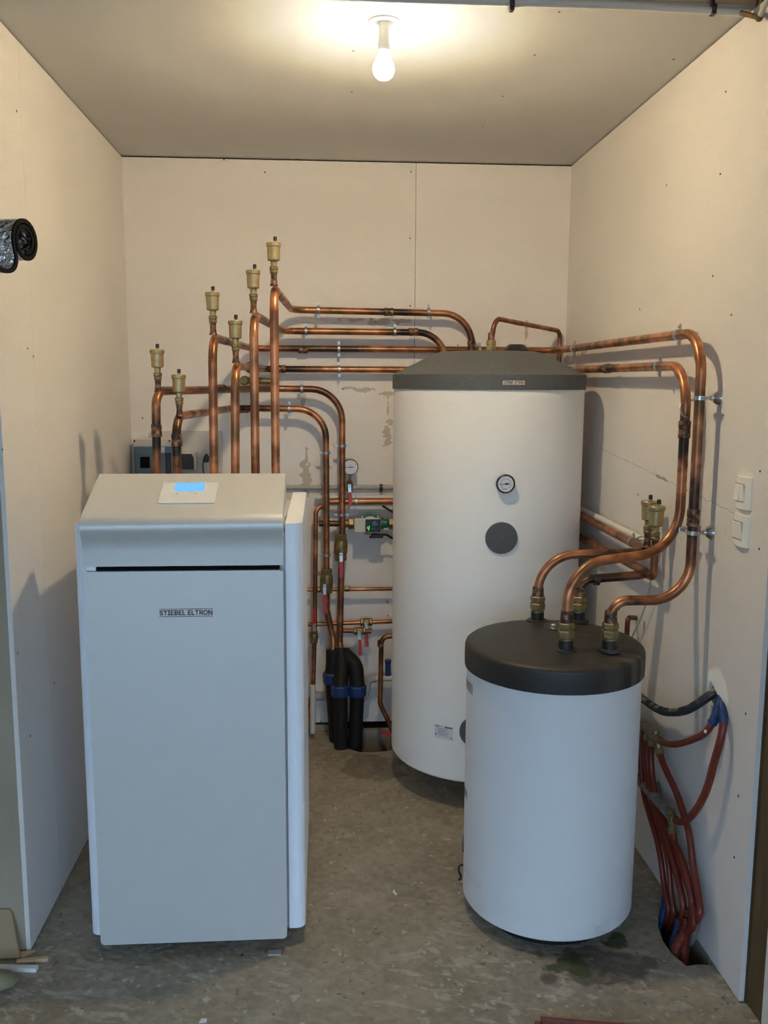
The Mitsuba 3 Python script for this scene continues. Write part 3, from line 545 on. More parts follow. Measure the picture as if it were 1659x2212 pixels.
part(k, 'ring', sweep(np.array(arc), .0022, 8), 'm_zinc'); part(k, 'ear', place(cyl(.006, -.003, .003, 14), arc[-1] + V(.004, 0, .004), A), 'm_zinc'); part(k, 'stud', place(cyl(.0035, 0, .05, 10), arc[-1] + V(.004, 0, .004), (1, 0, 0)), 'm_zinc')

# ---------------------------------------------------------------- elbow valve behind the fourth riser
k = thing('elbow_valve', 'dull elbow valve with a red tag behind the fourth riser', 'valve')
a_, b_2 = V(t4, -1.05, z4), V(.585, -.062, z4); d_ = (b_2 - a_) / np.linalg.norm(b_2 - a_)
part(k, 'cap', place(cat(cyl(.0235, -.05, .05, 8, .005), cyl(.019, .045, .12, 20)), a_ + d_ * .50, d_), 'm_burnt', 30)
p = Y(528, 822, -.075); part(k, 'body', place(cat(cyl(.0205, -.03, .02, 10, .005)), p, (0, -1, 0)), 'm_brass_old', 30); part(k, 'stub', sweep(np.array([p + V(0, .02, 0), Y(590, 824, -.055)]), .015, 16), 'm_brass_old')
p = Y(563, 796, -.062); part(k, 'tag', bx(p, (.016, .034, .030), .003), 'm_red', 30, 'red tag')

# ---------------------------------------------------------------- ball valves
def ball_valve(c, axis, r, label, h0, h1, L=.05, out=(0, -1, 0)):
    """body round the pipe at c; lever from h0 to h1"""
    k = thing('ball_valve', label, 'valve', 'ball valves with red levers'); ax = V(*axis)
    part(k, 'body', place(cat(lathe([(r * 1.02, -L * .5), (r * 1.25, -L * .46), (r * 1.25, -L * .3), (r * 1.45, -L * .2), (r * 1.55, 0), (r * 1.45, L * .2), (r * 1.25, L * .3), (r * 1.25, L * .46), (r * 1.02, L * .5)], 24), hexa(r * 1.5, -L * .48, -L * .28), hexa(r * 1.5, L * .28, L * .48)), c, ax), 'm_brass_old', 30)
    h0, h1 = np.asarray(h0, float), np.asarray(h1, float); d = h1 - h0; n = np.linalg.norm(d); d /= n; o = V(*out); rt = np.cross(d, o)
    hd = part(k, 'lever', cat(face(prism(rrect(-.007, .007, 0, n * .45, .003), .003), h0 - d * .008, rt, d), place(cyl(.006, -.012, .006, 14), h0, o)), 'm_chrome', 30, 'bright steel lever')
    part(hd, 'grip', face(prism(rrect(-.0075, .0075, n * .30, n, .006), .008), h0 - o * .002, rt, d), 'm_red', 30, 'red plastic grip')
p = V(.848, yA, Y(702, 1275, yA)[2]); ball_valve(V(.848, yA, Y(702, 1255, yA)[2]), (0, 0, 1), .019, 'large brass valve on the left drop, lever hanging left of the thin level pipe', Y(701, 1266, yA - .03), Y(702, 1325, yA - .035), .11)
p = V(.911, yA, Y(735, 1182, yA)[2]); ball_valve(p, (0, 0, 1), .0195, 'large brass valve on the right drop just below the green pump level', Y(737, 1198, yA - .03), Y(737, 1248, yA - .035), .12)
p = Y(755, 1050, -.075); ball_valve(p, (0, 0, 1), .010, 'small valve under the pressure gauge', Y(755, 1050, -.098), Y(757, 1093, -.10), .045)
p = Y(678, 1375, -.085); ball_valve(p, (0, 0, 1), .013, 'old valve on the thin upright pipe beside the heat pump, lever pointing up', Y(679, 1360, -.11), Y(679, 1315, -.115), .06)
p = Y(791, 1344, -.05); ball_valve(p, (1, 0, 0), .0125, 'right hand valve of the two level ones near the wall foot', Y(791, 1348, -.07), Y(793, 1397, -.075), .055)
p = Y(777, 1363, -.085); ball_valve(p, (1, 0, 0), .0115, 'left hand and lower valve of the two level ones', Y(776, 1367, -.108), Y(779, 1415, -.112), .055)

# thin pipes in the gap
pipe('copper_pipe', 'thin upright copper pipe close beside the heat pump, kinked at its foot', [Y(700, 1094, -.07), Y(682, 1096, -.085), Y(680, 1345, -.085), Y(676, 1500, -.085), Y(669, 1530, -.085), Y(668, 1566, -.085)], .0105, [.03, .1, .05, .05], tone=.3, seed=12)
pipe('copper_pipe', 'thin level copper pipe highest of those crossing the gap', [Y(660, 1274, -.06), Y(850, 1272, -.06)], .0082, 0, tone=.45, seed=13)
pipe('copper_pipe', 'level copper pipe through the right hand valve', [Y(665, 1349, -.05), Y(855, 1342, -.05)], .0095, 0, tone=.45, seed=14)
pipe('copper_pipe', 'short level copper stub with the lower valve', [Y(735, 1362, -.09), Y(802, 1364, -.085)], .010, 0, tone=.3, seed=15)
pipe('copper_pipe', 'copper pipe bent like a hook at the left edge of the tall tank', [Y(850, 1374, -.16), Y(824, 1376, -.16), Y(821, 1520, -.16), Y(848, 1578, -.16)], .0105, [.03, .08], tone=.28, seed=16, sleeves=[(Y(822, 1390, -.16), (0, 0, 1), .03)])
for u, v, y, l in [(752, 1272, -.06, 'brass nut on the highest thin level pipe'), (692, 1274, -.06, 'brass nut on the highest thin level pipe beside the left drop')]:
    p = Y(u, v, y); solo('compression_nut', place(cat(hexa(.0135, -.012, .0), cyl(.011, -.016, .006), hexa(.012, .002, .010)), p, (1, 0, 0)), 'm_brass_old', l, 'pipe fitting', smooth=False)
solo('red_lever', face(prism(rrect(-.008, .008, 0, .055, .006), .008), Y(822, 1580, -.2), (.3, 0, 1), (1, -.3, -.35)), 'm_red', 'red lever end low at the left edge of the tall tank', 'lever')
solo('hose_connector', cat(place(cyl(.012, -.03, .03, 20), Y(838, 1445, -.17), (0, 0, 1)), place(hexa(.016, -.006, .006), Y(838, 1428, -.17), (0, 0, 1))), 'm_blue', 'blue and steel connector peeping out at the edge of the tall tank', 'pipe fitting', smooth=30)

# ---------------------------------------------------------------- pressure gauge
k = thing('pressure_gauge', 'round white pressure gauge on a brass stem beside the right drop', 'gauge')
p = Y(757, 1009, -.085); o = V(0, -1, 0)
part(k, 'case', place(lathe([(.030, -.018), (.0345, -.014), (.0345, .004), (.033, .006), (.0315, .003), (.02, .0025)], 44), p, o), 'm_black', 30, 'dark case')
part(k, 'dial', place(lathe([(.0318, .0024), (.0318, .0031)], 40), p, o), 'm_dial', False, 'white dial')
tk = [bx((.0255 * math.cos(a), .0255 * math.sin(a), 0), (.002, .002, .0004), .0001) for a in np.radians(np.linspace(225, -45, 9))] + [text('bar', .004, .0004, False).apply_translation([-.004, .008, 0])]
part(k, 'scale_marks', face(cat(*tk), p + o * .0033, (1, 0, 0), (0, 0, 1)), 'm_ink', False)
part(k, 'needle', face(cat(box(-.022, .002, -.0008, .0008, 0, .001, .0002), box(-.002, .012, -.0016, .0016, 0, .001, .0002), cyl(.003, 0, .0014, 12)), p + o * .0035, (1, 0, 0), (0, 0, 1)), 'm_ink', False)
q = Y(756, 1040, -.085)
part(k, 'stem', place(cat(cyl(.006, -.025, .03, 16), hexa(.0115, -.018, .004), cyl(.010, -.026, -.016)), q), 'm_brass_old', False, 'brass stem')

# ---------------------------------------------------------------- circulation pump
k = thing('circulation_pump', 'green circulation pump with a pale square face and a lit green figure', 'pump')
p = Y(797, 1133, -.10)
part(k, 'body', cat(place(lathe([(.036, -.05), (.045, -.035), (.045, .0), (.040, .006)], 40), p + V(.004, 0, 0), (0, -1, 0)), place(cyl(.021, -.075, .082, 28, .004), p + V(.004, .03, 0), (1, 0, 0)), place(cyl(.027, .05, .062, 28), p + V(.004, .03, 0), (1, 0, 0))), 'm_green', 30, 'green cast body')
for s in (-1, 1): part(k, 'bolt', place(hexa(.005, 0, .012), p + V(.004 + s * .034, -.003, .036), (0, -1, 0)), 'm_chrome', False)
part(k, 'head', place(lathe([(.037, .0), (.038, .006), (.038, .022), (.035, .026)], 44), p + V(.006, 0, 0), (0, -1, 0)), 'm_pale', 30, 'pale round motor head')
fp = part(k, 'control_box', bx(p + V(-.008, -.024, .0), (.117, .030, .062), .004), 'm_pale', 30, 'pale control box')
part(fp, 'control_face', bx(p + V(.019, -.0395, 0), (.076, .002, .058), .0006) if False else bx(p + V(.0155, -.0398, .001), (.066, .002, .056), .0006), 'm_black', False)
part(fp, 'dial_knob', place(lathe([(.0125, 0), (.0115, .007), (.010, .008)], 28), p + V(.022, -.0405, .010), (0, -1, 0)), 'm_teal', 30, 'teal round knob')
gl = [bx((-.004, .004, 0), (.0025, .008, .0006), .0001), bx((.0, -.001, 0), (.0065, .0025, .0006), .0001), bx((.003, .004, 0), (.0025, .010, .0006), .0001), bx((.0005, -.006, 0), (.0025, .009, .0006), .0001), bx((.0055, .008, 0), (.0025, .003, .0006), .0001)]
g = part(fp, 'lit_figure', face(cat(*gl), p + V(-.004, -.0412, -.010), (1, 0, .15), (0, 0, 1)), 'm_green', False, 'lit green figure'); scene[g]['emitter'] = emit(V(.06, 1.6, .05))
for dx, dz in ((.013, -.012), (.023, -.013), (.034, .006)): part(fp, 'mark', bx(p + V(dx, -.0412, dz), (.003, .0008, .003), .0002), 'm_dial', False)
part(k, 'plug', cat(bx(p + V(.035, -.02, -.047), (.052, .02, .018), .004), bx(p + V(.01, -.02, -.052), (.02, .014, .01), .003)), 'm_black', 30, 'black plug'); part(k, 'cable', sweep(spline([p + V(.055, -.02, -.045), p + V(.075, -.01, -.045), p + V(.10, 0, -.06), p + V(.14, .02, -.055)], 24), .005, 10), 'm_black', True)
part(k, 'union_nut', place(cat(hexa(.027, -.012, .012), cyl(.022, .01, .03)), p + V(.10, .03, 0), (1, 0, 0)), 'm_brass_old', False); part(k, 'union_nut', place(cat(hexa(.026, -.012, .012), cyl(.018, -.05, -.01)), p + V(-.078, .03, 0), (1, 0, 0)), 'm_brass_old', False)
pipe('copper_pipe', 'dark copper pipe feeding the green pump from the left', [p + V(-.22, .03, 0), p + V(-.085, .03, 0)], .013, 0, tone=.1, seed=17, burnt=[(p + V(-.15, .03, 0), .1, .8)])
solo('power_cable', sweep(spline([Y(826, 1093, -.05), Y(838, 1100, -.06), Y(850, 1107, -.08), Y(870, 1110, -.09)], 20), .0045, 10), 'm_black', 'short black cable running behind the tall tank above the pump', 'cable', smooth=True)

# ---------------------------------------------------------------- grey wall conduits
k = thing('conduit_pipe', 'grey conduit along the back wall above the low copper run, with a black clip', 'conduit')
part(k, 'tube', sweep(np.array([V(.62, -.014, 1.136), V(1.895, -.014, 1.136)]), .011, 16), 'm_grey_pipe')
p = Y(823, 1056, -.014); part(k, 'clip', cat(place(lathe([(.0112, -.007), (.0145, -.007), (.0145, .007), (.0112, .007)], 20), V(p[0], -.014, 1.136), (1, 0, 0)), bx(V(p[0], -.016, 1.121), (.014, .022, .012), .003)), 'm_black', 30)
k = thing('conduit_pipe', 'pale conduit along the right wall above the low copper run beside the tall tank', 'conduit')
zc = X(1320, 1131, 1.898)[2]
part(k, 'tube', sweep(fillet([V(.80, -.028, zc + .004), V(1.892, -.028, zc), V(1.892, -1.24, zc)], .05), .0125, 16), 'm_white_pipe')

# ---------------------------------------------------------------- black PE fittings and floor pit
def pe_elbow(n_label, top, nut, foot, k_up):
    k = thing('elbow_fitting', n_label, 'pipe fitting', 'black elbow fittings at the foot of the back wall')
    part(k, 'body', sweep(fillet([top, V(*k_up), nut + V(0, 0, -.0)], .05), .033, 24), 'm_black_matte', True)
    part(k, 'nut', place(lathe([(.036, -.028), (.040, -.022), (.041, .016), (.037, .022)], 16), nut, nut - foot), 'm_blue', False, 'blue ribbed nut')
    return k
n1, n2, n3 = Y(735, 1490, -.21), Y(772, 1490, -.19), Y(717, 1462, -.13)
pe_elbow('black elbow with a blue nut under the right drop, left of its twin', V(.908, -.115, .42), n1, n1 + V(.01, -.01, -.3), (.915, -.15, .36))
pe_elbow('black elbow with a blue nut, right of its twin, nearest the white waste pipe', V(.925, -.115, .40), n2, n2 + V(0, 0, -.3), (.975, -.165, .36))
pe_elbow('black fitting with a blue nut under the left drop', V(.877, -.12, .42), n3, n3 + V(.005, 0, -.3), (.876, -.125, .36))
for n_, f_, l in [(n1, V(.905, -.205, -.2), 'black plastic pipe going into the floor pit, middle of three'), (n2, V(.955, -.185, -.2), 'black plastic pipe going into the floor pit, right of three'), (n3, V(.895, -.125, -.2), 'black plastic pipe going into the floor pit, left of three')]:
    solo('water_pipe', sweep(np.array([n_, (n_ + f_) / 2 + V(.004, 0, 0), f_]), .031, 20), 'm_black_matte', l, 'pipe', smooth=True)
k = thing('waste_pipe', 'white plastic waste pipe meeting a grey elbow at the foot of the back wall', 'pipe')
part(k, 'tube', place(cyl(.0135, -.02, .12, 20), Y(812, 1466, -.06), (1, 0, 0)), 'm_white_pipe'); part(k, 'elbow', sweep(fillet([Y(812, 1466, -.06), Y(795, 1468, -.06), Y(790, 1500, -.07), Y(780, 1512, -.09)], .03), .017, 16), 'm_grey_pipe', True)
k = thing('drain_pipe', 'grey upright plastic pipe ending just above the floor beside the heat pump', 'pipe')
part(k, 'tube', sweep(np.array([Y(676, 1480, -.10), Y(676, 1583, -.10)]), .0125, 16), 'm_white_pipe')
k = thing('drain_pipe', 'grey level plastic pipe low on the back wall left of the black fittings', 'pipe')
part(k, 'tube', sweep(np.array([Y(630, 1506, -.03), Y(722, 1504, -.03)]), .019, 16), 'm_grey_pipe')
for u in (664, 684, 709): part(k, 'clip_screw', place(cyl(.004, 0, .008, 10), Y(u, 1494, -.045), (0, -1, 0)), 'm_chrome')

# ================================================================ LEFT: control boxes on the back wall
k = solo('mounting_board', box(.084, .392, -.018, -.0005, .95, 1.386), 'm_pale', 'beige board on the back wall behind the left risers', 'board')
k = thing('distribution_box', 'small white distribution box with a blue tinted door in the back left corner', 'electrical box')
part(k, 'case', box(.022, .222, -.075, -.0185, 1.08, 1.356, .004), 'm_pale', 30)
d_ = part(k, 'door', box(.027, .217, -.090, -.0755, 1.08, 1.324, .004), 'm_blue_tint', 30, 'blue tinted door')
part(d_, 'window', box(.052, .093, -.0915, -.0905, 1.232, 1.280, .0005), 'm_dark', False); part(d_, 'frame', box(.047, .175, -.0908, -.0902, 1.10, 1.292, .0004), 'm_blue_tint', False); part(d_, 'breaker', box(.160, .183, -.096, -.0905, 1.205, 1.297, .001), 'm_ink', False); part(d_, 'breaker', box(.136, .158, -.0945, -.0909, 1.297, 1.322, .001), 'm_dial', False)
for x in (.028, .176): part(k, 'screw', place(cyl(.004, 0, .004, 12), V(x, -.075, 1.347), (0, -1, 0)), 'm_screw')
k = thing('relay_box', 'cream relay box with a dark cover right of the distribution box', 'electrical box')
part(k, 'case', box(.220, .285, -.06, -.0185, 1.215, 1.298, .004), 'm_pale', 30)
cv = Polygon([(.224, 1.222), (.275, 1.222), (.275, 1.275), (.266, 1.290), (.224, 1.290)]); part(k, 'cover', face(prism(cv, .006), (0, -.0602, 0), (1, 0, 0), (0, 0, 1)), 'm_black', False, 'dark cover')
k = thing('cable_plug', 'black plug with a thin cable on the beige board', 'plug')
p = Y(446, 991, -.03); part(k, 'plug_body', cat(bx(p, (.020, .025, .030), .004), bx(p + V(-.004, 0, .017), (.004, .01, .008), .001), bx(p + V(.004, 0, .018), (.004, .01, .008), .001)), 'm_black', 30); part(k, 'cable', sweep(spline([p + V(-.008, -.004, .006), p + V(-.015, -.003, -.02), p + V(-.012, -.002, -.07), p + V(0, -.001, -.13)], 20), .0022, 8), 'm_black', True)

# ================================================================ RIGHT WALL: switches
def switch(u, v, label, split):
    k = thing('light_switch', label, 'light switch', 'light switches'); c = X(u, v, W); w, h = .084, .082
    plate = lathe([(0, 0), (0, .001)], 3)
    prof = Polygon([(-w / 2, 0), (w / 2, 0), (w / 2 - .001, .004), (w * .36, .0095), (w * .2, .0125), (0, .0135), (-w * .2, .0125), (-w * .36, .0095), (-w / 2 + .001, .004)])
    m = prism(prof, h); m.apply_translation([0, 0, -h / 2])
    M = np.eye(4); M[:3, 0], M[:3, 1], M[:3, 2], M[:3, 3] = (0, -1, 0), (-1, 0, 0), (0, 0, 1), c; m.apply_transform(M)
    if m.volume < 0: m.invert()
    part(k, 'plate', m, 'm_offwhite', 40)
    def rocker(y0, y1, tilt):
        r = bx((0, 0, 0), (.004, abs(y1 - y0), .044), .0008); r.apply_transform(trimesh.transformations.rotation_matrix(tilt, [0, 1, 0])); r.apply_translation(c + V(-.0140, (y0 + y1) / 2, 0)); return r
    part(k, 'recess', bx(c + V(-.0131, 0.004, 0), (.0012, .048, .047), .0002), 'm_label_ink', False)
    if split: part(k, 'rocker', rocker(.003, .027, .05), 'm_offwhite', False); part(k, 'rocker', rocker(-.021, .002, -.09), 'm_offwhite', False)
    else: part(k, 'rocker', rocker(-.021, .027, -.07), 'm_offwhite', False)
switch(1609, 1064, 'upper white light switch with two rockers', True); switch(1604, 1145, 'lower white light switch with one rocker', False)

# ================================================================ RIGHT FOOT: hoses, red pipes, manifold
WX = 1.89
def pt(u, v, x): return X(u, v, x)
solo('black_hose', sweep(spline([V(1.965, HY + .02, HZ + .022), X(1537, 1500, W - .006), pt(1505, 1522, 1.875), pt(1470, 1537, 1.865), pt(1435, 1537, 1.86), pt(1405, 1522, 1.86), pt(1375, 1498, 1.87), pt(1345, 1470, 1.88)], 60), .0125, 14), 'm_hose', 'dusty black hose sagging from the hole in the right wall', 'hose', smooth=True)
def corrugated(path, r, r0=None):
    path = dense(np.asarray(path), .0012); s = np.r_[0, np.cumsum(np.linalg.norm(np.diff(path, axis=0), axis=1))]
    if r0: r = r0 + (r - r0) * np.clip(s / (.3 * s[-1]), 0, 1)
    return sweep(path, r + .0011 * np.sin(s / .0042 * 2 * np.pi), 18)
for pts, l in [([V(1.955, HY - .008, HZ + .003), X(1553, 1524, W - .008), pt(1547, 1545, 1.893), pt(1538, 1562, 1.886)], 'blue corrugated sleeve at the wall hole, left of two'), ([V(1.955, HY - .024, HZ - .012), X(1560, 1530, W - .008), pt(1562, 1550, 1.897), pt(1563, 1566, 1.893)], 'blue corrugated sleeve at the wall hole, right of two')]:
    solo('cable_sleeve', corrugated(spline(pts, 30), .0125 if 'left' in l else .011), 'm_blue', l, 'sleeve', smooth=True)
def red(n_, pts, l, r=.0098, extra=None):
    k = solo('heating_pipe', sweep(spline(pts, 70), r, 14), 'm_pex', l, 'pipe', 'red plastic heating pipes', smooth=True); return k
ka = red('a', [pt(1541, 1556, 1.889), pt(1528, 1578, 1.876), pt(1505, 1594, 1.868), pt(1470, 1606, 1.862), pt(1445, 1607, 1.862), pt(1425, 1599, 1.865)], 'red pipe sagging from the left blue sleeve to the upper manifold')
q = pt(1524, 1580, 1.866); part(ka, 'tag', place(lathe([(.0001, 0), (.0055, .0005), (.0001, .001)], 16), q, (-1, -.5, .2)), 'm_white', True, 'small white oval tag')
red('b', [pt(1563, 1562, 1.893), pt(1556, 1600, 1.884), pt(1542, 1650, 1.878), pt(1530, 1695, 1.874), pt(1510, 1740, 1.868), pt(1490, 1766, 1.866), pt(1472, 1775, 1.866), pt(1457, 1770, 1.868)], 'red pipe curving down from the right blue sleeve to the lower manifold', .0105)
red('c', [pt(1426, 1630, 1.872), pt(1437, 1660, 1.874), pt(1458, 1705, 1.878), pt(1475, 1752, 1.884), pt(1490, 1810, 1.886), pt(1497, 1870, 1.884), pt(1508, 1930, 1.882), pt(1512, 1970, 1.876), V(1.868, -1.67, .03), V(1.855, -1.70, -.03), V(1.845, -1.74, -.15)], 'red pipe running from under the upper manifold down the wall, nearest the right')
red('c2', [pt(1455, 1800, 1.875), pt(1462, 1840, 1.874), pt(1478, 1890, 1.876), pt(1492, 1935, 1.874), pt(1500, 1985, 1.868), V(1.858, -1.675, .02), V(1.842, -1.72, -.12)], 'red pipe dropping from under the lower manifold')
bund = [([(1381, 1562), (1384, 1650), (1390, 1710), (1412, 1790), (1428, 1860), (1437, 1925), (1444, 1960)], 1.862, (1.868, -1.535, -.04), 'leftmost red pipe of the bundle beside the small tank'),
        ([(1390, 1570), (1396, 1670), (1408, 1735), (1430, 1810), (1445, 1875), (1450, 1935), (1455, 1965)], 1.864, (1.872, -1.555, -.04), 'second red pipe from the left in the bundle beside the small tank'),
        ([(1400, 1580), (1404, 1690), (1424, 1765), (1448, 1840), (1466, 1905), (1476, 1960), (1470, 2010)], 1.866, (1.838, -1.70, -.06), 'thick red pipe in the middle of the bundle, entering the floor trench'),
        ([(1409, 1592), (1412, 1700), (1436, 1780), (1470, 1850), (1488, 1910), (1496, 1960)], 1.872, (1.87, -1.64, -.05), 'red pipe crossing behind the thick one in the bundle')]
for ps, x, f, l in bund:
    pts = [pt(u, v, x) for u, v in ps]; f = V(*f); pts.append(f); pts.append(f + V(-.004, -.012, -.10)); red('d', pts, l, .0105 if 'thick' in l else .0085)
solo('cable_sleeve', corrugated(spline([pt(1437, 1935, 1.870), pt(1436, 1960, 1.866), V(1.857, -1.535, -.02), V(1.85, -1.55, -.10)], 20), .0115), 'm_blue', 'blue corrugated sleeve standing in the floor trench, upper left', 'sleeve', smooth=True)
solo('cable_sleeve', corrugated(spline([pt(1466, 1985, 1.862), pt(1462, 2010, 1.856), V(1.836, -1.66, -.04), V(1.83, -1.68, -.12)], 20), .010), 'm_blue', 'blue corrugated sleeve lower in the floor trench beside the thick red pipe', 'sleeve', smooth=True)
for ps, l in [([X(1481, 1985, 1.866), X(1478, 2015, 1.858), V(1.838, -1.70, .005), V(1.826, -1.715, -.05), V(1.82, -1.74, -.13)], 'thick red sleeve going down into the floor trench, left of two'), ([X(1514, 1975, 1.876), V(1.872, -1.672, .035), V(1.858, -1.705, -.02), V(1.846, -1.745, -.10), V(1.842, -1.76, -.16)], 'thick red sleeve going down into the floor trench, right of two')]:
    solo('cable_sleeve', corrugated(spline(ps, 24), .0145, .0095), 'm_pex', l, 'sleeve', smooth=True)
solo('water_pipe', sweep(spline([pt(1418, 1690, 1.905), pt(1432, 1760, 1.905), pt(1452, 1830, 1.903), pt(1478, 1890, 1.90), pt(1496, 1940, 1.898), V(1.893, -1.63, -.05)], 40), .009, 12), 'm_grime', 'dusty grey pipe standing behind the red pipes at the right wall', 'pipe', smooth=True)
for z_, a, b, l in [(0, (1370, 1546), (1424, 1598), 'dusty upper manifold with brass connectors behind the small tank'), (1, (1385, 1690), (1456, 1769), 'dusty lower manifold with a brass connector behind the small tank')]:
    k = thing('pipe_manifold', l, 'manifold', None); p0, p1 = pt(*a, 1.868), pt(*b, 1.866); d = (p1 - p0) / np.linalg.norm(p1 - p0)
    part(k, 'bar', sweep(np.array([p0 - d * .15, p1 - d * .02]), .0155, 18), 'm_grime', True); part(k, 'connector', place(cat(hexa(.016, -.030, -.012), cyl(.0135, -.014, .006)), p1, d), 'm_brass_old', False, 'dull brass connector')
    if z_ == 0:
        for u, v in ((1381, 1562), (1390, 1570), (1400, 1580), (1409, 1592)): part(k, 'connector', place(cat(cyl(.0115, -.012, .004), hexa(.0135, -.03, -.010)), pt(u, v, 1.866), (0, 0, 1)), 'm_brass_old', False, 'dull brass connector')
    q = p1 - d * .022; e = pt(1425, 1626, 1.872) if z_ == 0 else pt(1453, 1796, 1.874)
    le = np.linalg.norm(e - q); part(k, 'connector', place(cat(cyl(.012, -.02, le + .012), hexa(.0145, le - .016, le + .004)), q, e - q), 'm_brass_old', False, 'dull brass connector')
solo('insulation_tuft', trimesh.Trimesh(*(lambda m: (m.vertices * V(.5, 1, 1) * (1 + .35 * (meshkit.fbm(m.vertices * 90, 3, 3)[:, None] - .5)) + V(1.932, HY, HZ - .008), m.faces))(trimesh.creation.icosphere(3, .034)), process=False), 'm_stone', 'yellowish insulation stuffed in the wall hole', 'insulation', smooth=True)
# small bronze pipe with a tag and a thin grey cable
pb_ = [X(1378, 1335, W + .01), X(1356, 1334, 1.865), X(1352, 1400, 1.865)]
k = pipe('copper_pipe', 'small dull bent pipe peeping over the small tank lid from the right wall', [pb_[0], pb_[1], pb_[2] + V(0, 0, -.12)], .0085, [.014], tone=-.3, seed=20, burnt=[(pb_[1], .12, .55)])
solo('paper_tag', bx((0, 0, 0), (.001, .016, .034), .0003).apply_translation(X(1387, 1344, 1.905)), 'm_white', 'small white tag hanging beside the dull bent pipe', 'tag', smooth=False)
solo('thin_cable', sweep(spline([X(1374, 1172, 1.875), X(1392, 1160, 1.872), X(1402, 1172, 1.874), X(1408, 1225, 1.883), X(1402, 1275, 1.887), X(1388, 1325, 1.89), X(1372, 1362, 1.892), X(1350, 1420, 1.892)], 60), .0028, 8), 'm_grey_pipe', 'thin grey sensor cable looping down behind the vents', 'cable', smooth=True)

# ================================================================ LEFT FRONT: foil roll, scraps
RR = .049
ph = np.radians(np.linspace(195 - 360 * 1.8, 195, 170)); rr = np.interp(ph, [ph[0], ph[0] + 2.2, ph[-1]], [.025, .030, RR])
sp = np.stack([rr * np.cos(ph), rr * np.sin(ph)], -1)                     # (y, z) about the roll's axis; the outer end hangs down on the near side
e_ = sp[-1]; curve = np.vstack([sp[:-3], spline([sp[-4], e_ + V(.002, -.010), e_ + V(.006, -.026), e_ + V(.003, -.046), e_ + V(-.012, -.059), e_ + V(-.040, -.064), e_ + V(-.075, -.060)], 40)])
from shapely.geometry import LineString
def ribbon(w): g = LineString(curve).buffer(w, cap_style='flat'); return g if g.geom_type == 'Polygon' else max(g.geoms, key=lambda q: q.area)
ry = math.radians(-15); rx_, rn = V(math.cos(ry), math.sin(ry), 0), V(-math.sin(ry), math.cos(ry), 0)
rc = Y(55, 521, -1.80); cz = rc[2]
k = thing('insulation_roll', 'roll of silver bubble foil insulation with black edges at the left edge', 'foil roll')
rm = face(prism(ribbon(.0044), .9), rc - rx_ * .9, rn, (0, 0, 1))
part(k, 'foil', rm, 'm_foil', 40, 'silver foil')
part(k, 'cut_edge', face(prism(ribbon(.0049), .004), rc - rx_ * .002, rn, (0, 0, 1)), 'm_dark', 30, 'black cut edge')
struct('trim_3', box(-1.2, -.12, -1.85, -1.575, cz - RR - .034, cz - RR - .0045, .002), 'm_wood', label='wooden shelf outside the left edge of the picture')
xa, xb = Y(43, 1980, -1.578)[0], Y(46, 2050, -1.62)[0]
za = Y(20, 1908, -1.57)[2]; zb_ = Y(20, 1958, -1.585)[2]
solo('board_offcut', face(prism(sbox(-.33, 0, .0, za), .008), (xa, -1.572, .0), (1, 0, 0), (0, .06, 1)), 'm_dark_wood', 'dark brown board leaning behind the light offcut at the left edge', 'board', smooth=False)
solo('board_offcut', face(prism(Polygon([(-.3, 0), (.0, 0), (-.026, zb_ * .93), (-.032, zb_), (-.3, zb_ + .012)]), .012), (xb, -1.625, .003), (1, 0, 0), (0, .26, 1)), 'm_card', 'light brown board offcut leaning in front of the dark board', 'board', smooth=False)
p = Z(70, 2078, 0); solo('wood_stick', face(bx((0, 0, .005), (.085, .016, .010), .002), p, (1, .12, 0), (-.1, 1, 0)), 'm_wood', 'small wooden stick on the floor at the foot of the plasterboard edge', 'stick', smooth=False)
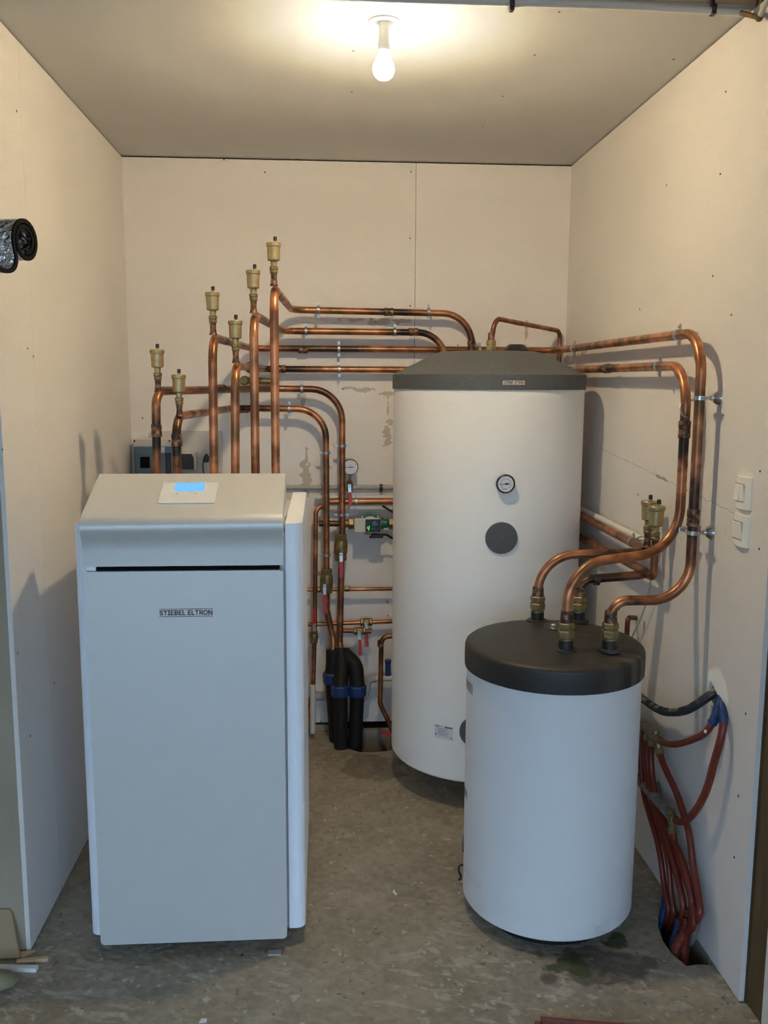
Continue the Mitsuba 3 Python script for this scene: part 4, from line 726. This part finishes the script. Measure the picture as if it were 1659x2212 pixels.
p = Z(60, 2058, 0); solo('wood_stick', face(prism(Polygon([(-.02, 0), (.02, 0), (-.01, -.03)]), .006), p + V(0, 0, .001), (1, .1, 0), (-.1, 1, .1)), 'm_wood', 'pale wood splinter behind the stick', 'stick', smooth=False)
p = Z(81, 2097, 0); solo('plastic_strip', face(bx((-.13, 0, .006), (.26, .020, .012), .002), p, (1, -.10, 0), (.10, 1, 0)), 'm_white', 'white plastic strip lying on the floor at the left edge', 'strip', smooth=False)
st = trimesh.creation.icosphere(3, 1.); st.vertices *= (1 + .5 * (meshkit.fbm(st.vertices * 1.6 + 3, 3, 4)[:, None] - .5)); st.vertices *= [.045, .030, .026]; p = Z(0, 2140, 0); st.apply_translation([p[0] - .006, p[1] + .012, .021])
solo('stone', st, 'm_stone', 'yellowish lump of stone on the floor at the left edge', 'stone')
def scrap(u, v, s, m, l, rot, shape=None):
    p = Z(u, v, 0); poly = Polygon(shape or [(-.5, -.3), (.4, -.35), (.5, .2), (-.1, .4)]); q = prism(affinity.scale(poly, s, s, origin=(0, 0)), .002); q.apply_transform(trimesh.transformations.rotation_matrix(rot, [0, 0, 1])); q.apply_translation(p + V(0, 0, .0005)); solo('floor_scrap', q, m, l, 'scrap', smooth=False)
scrap(855, 1928, .022, 'm_white', 'white paper scrap on the bare floor between the heat pump and the small tank', -.6, [(-.6, .4), (-.3, .3), (-.1, -.1), (.5, -.4), (.4, -.65), (-.35, -.3)])
scrap(523, 2064, .010, 'm_blue', 'tiny blue scrap on the floor in front of the heat pump', .4)
scrap(438, 2206, .022, 'm_dial', 'pale chip on the floor near the bottom edge before the heat pump', .2)
p0, p1 = Z(1168, 2198, .02), Z(1440, 2221, .02); d = (p1 - p0) / np.linalg.norm(p1 - p0); q = V(d[1], -d[0], 0)
k = thing('steel_frame', 'rust red steel bar lying on the floor at the bottom edge', 'frame')
part(k, 'bar', face(bx((.25, 0, .01), (.5, .014, .020), .002), V(p0[0], p0[1], 0), d, -q), 'm_rust', False); part(k, 'bar', face(bx((.0, -.13, .008), (.014, .25, .016), .002), V(p0[0] - .008, p0[1], 0), d, -q), 'm_rust', False)
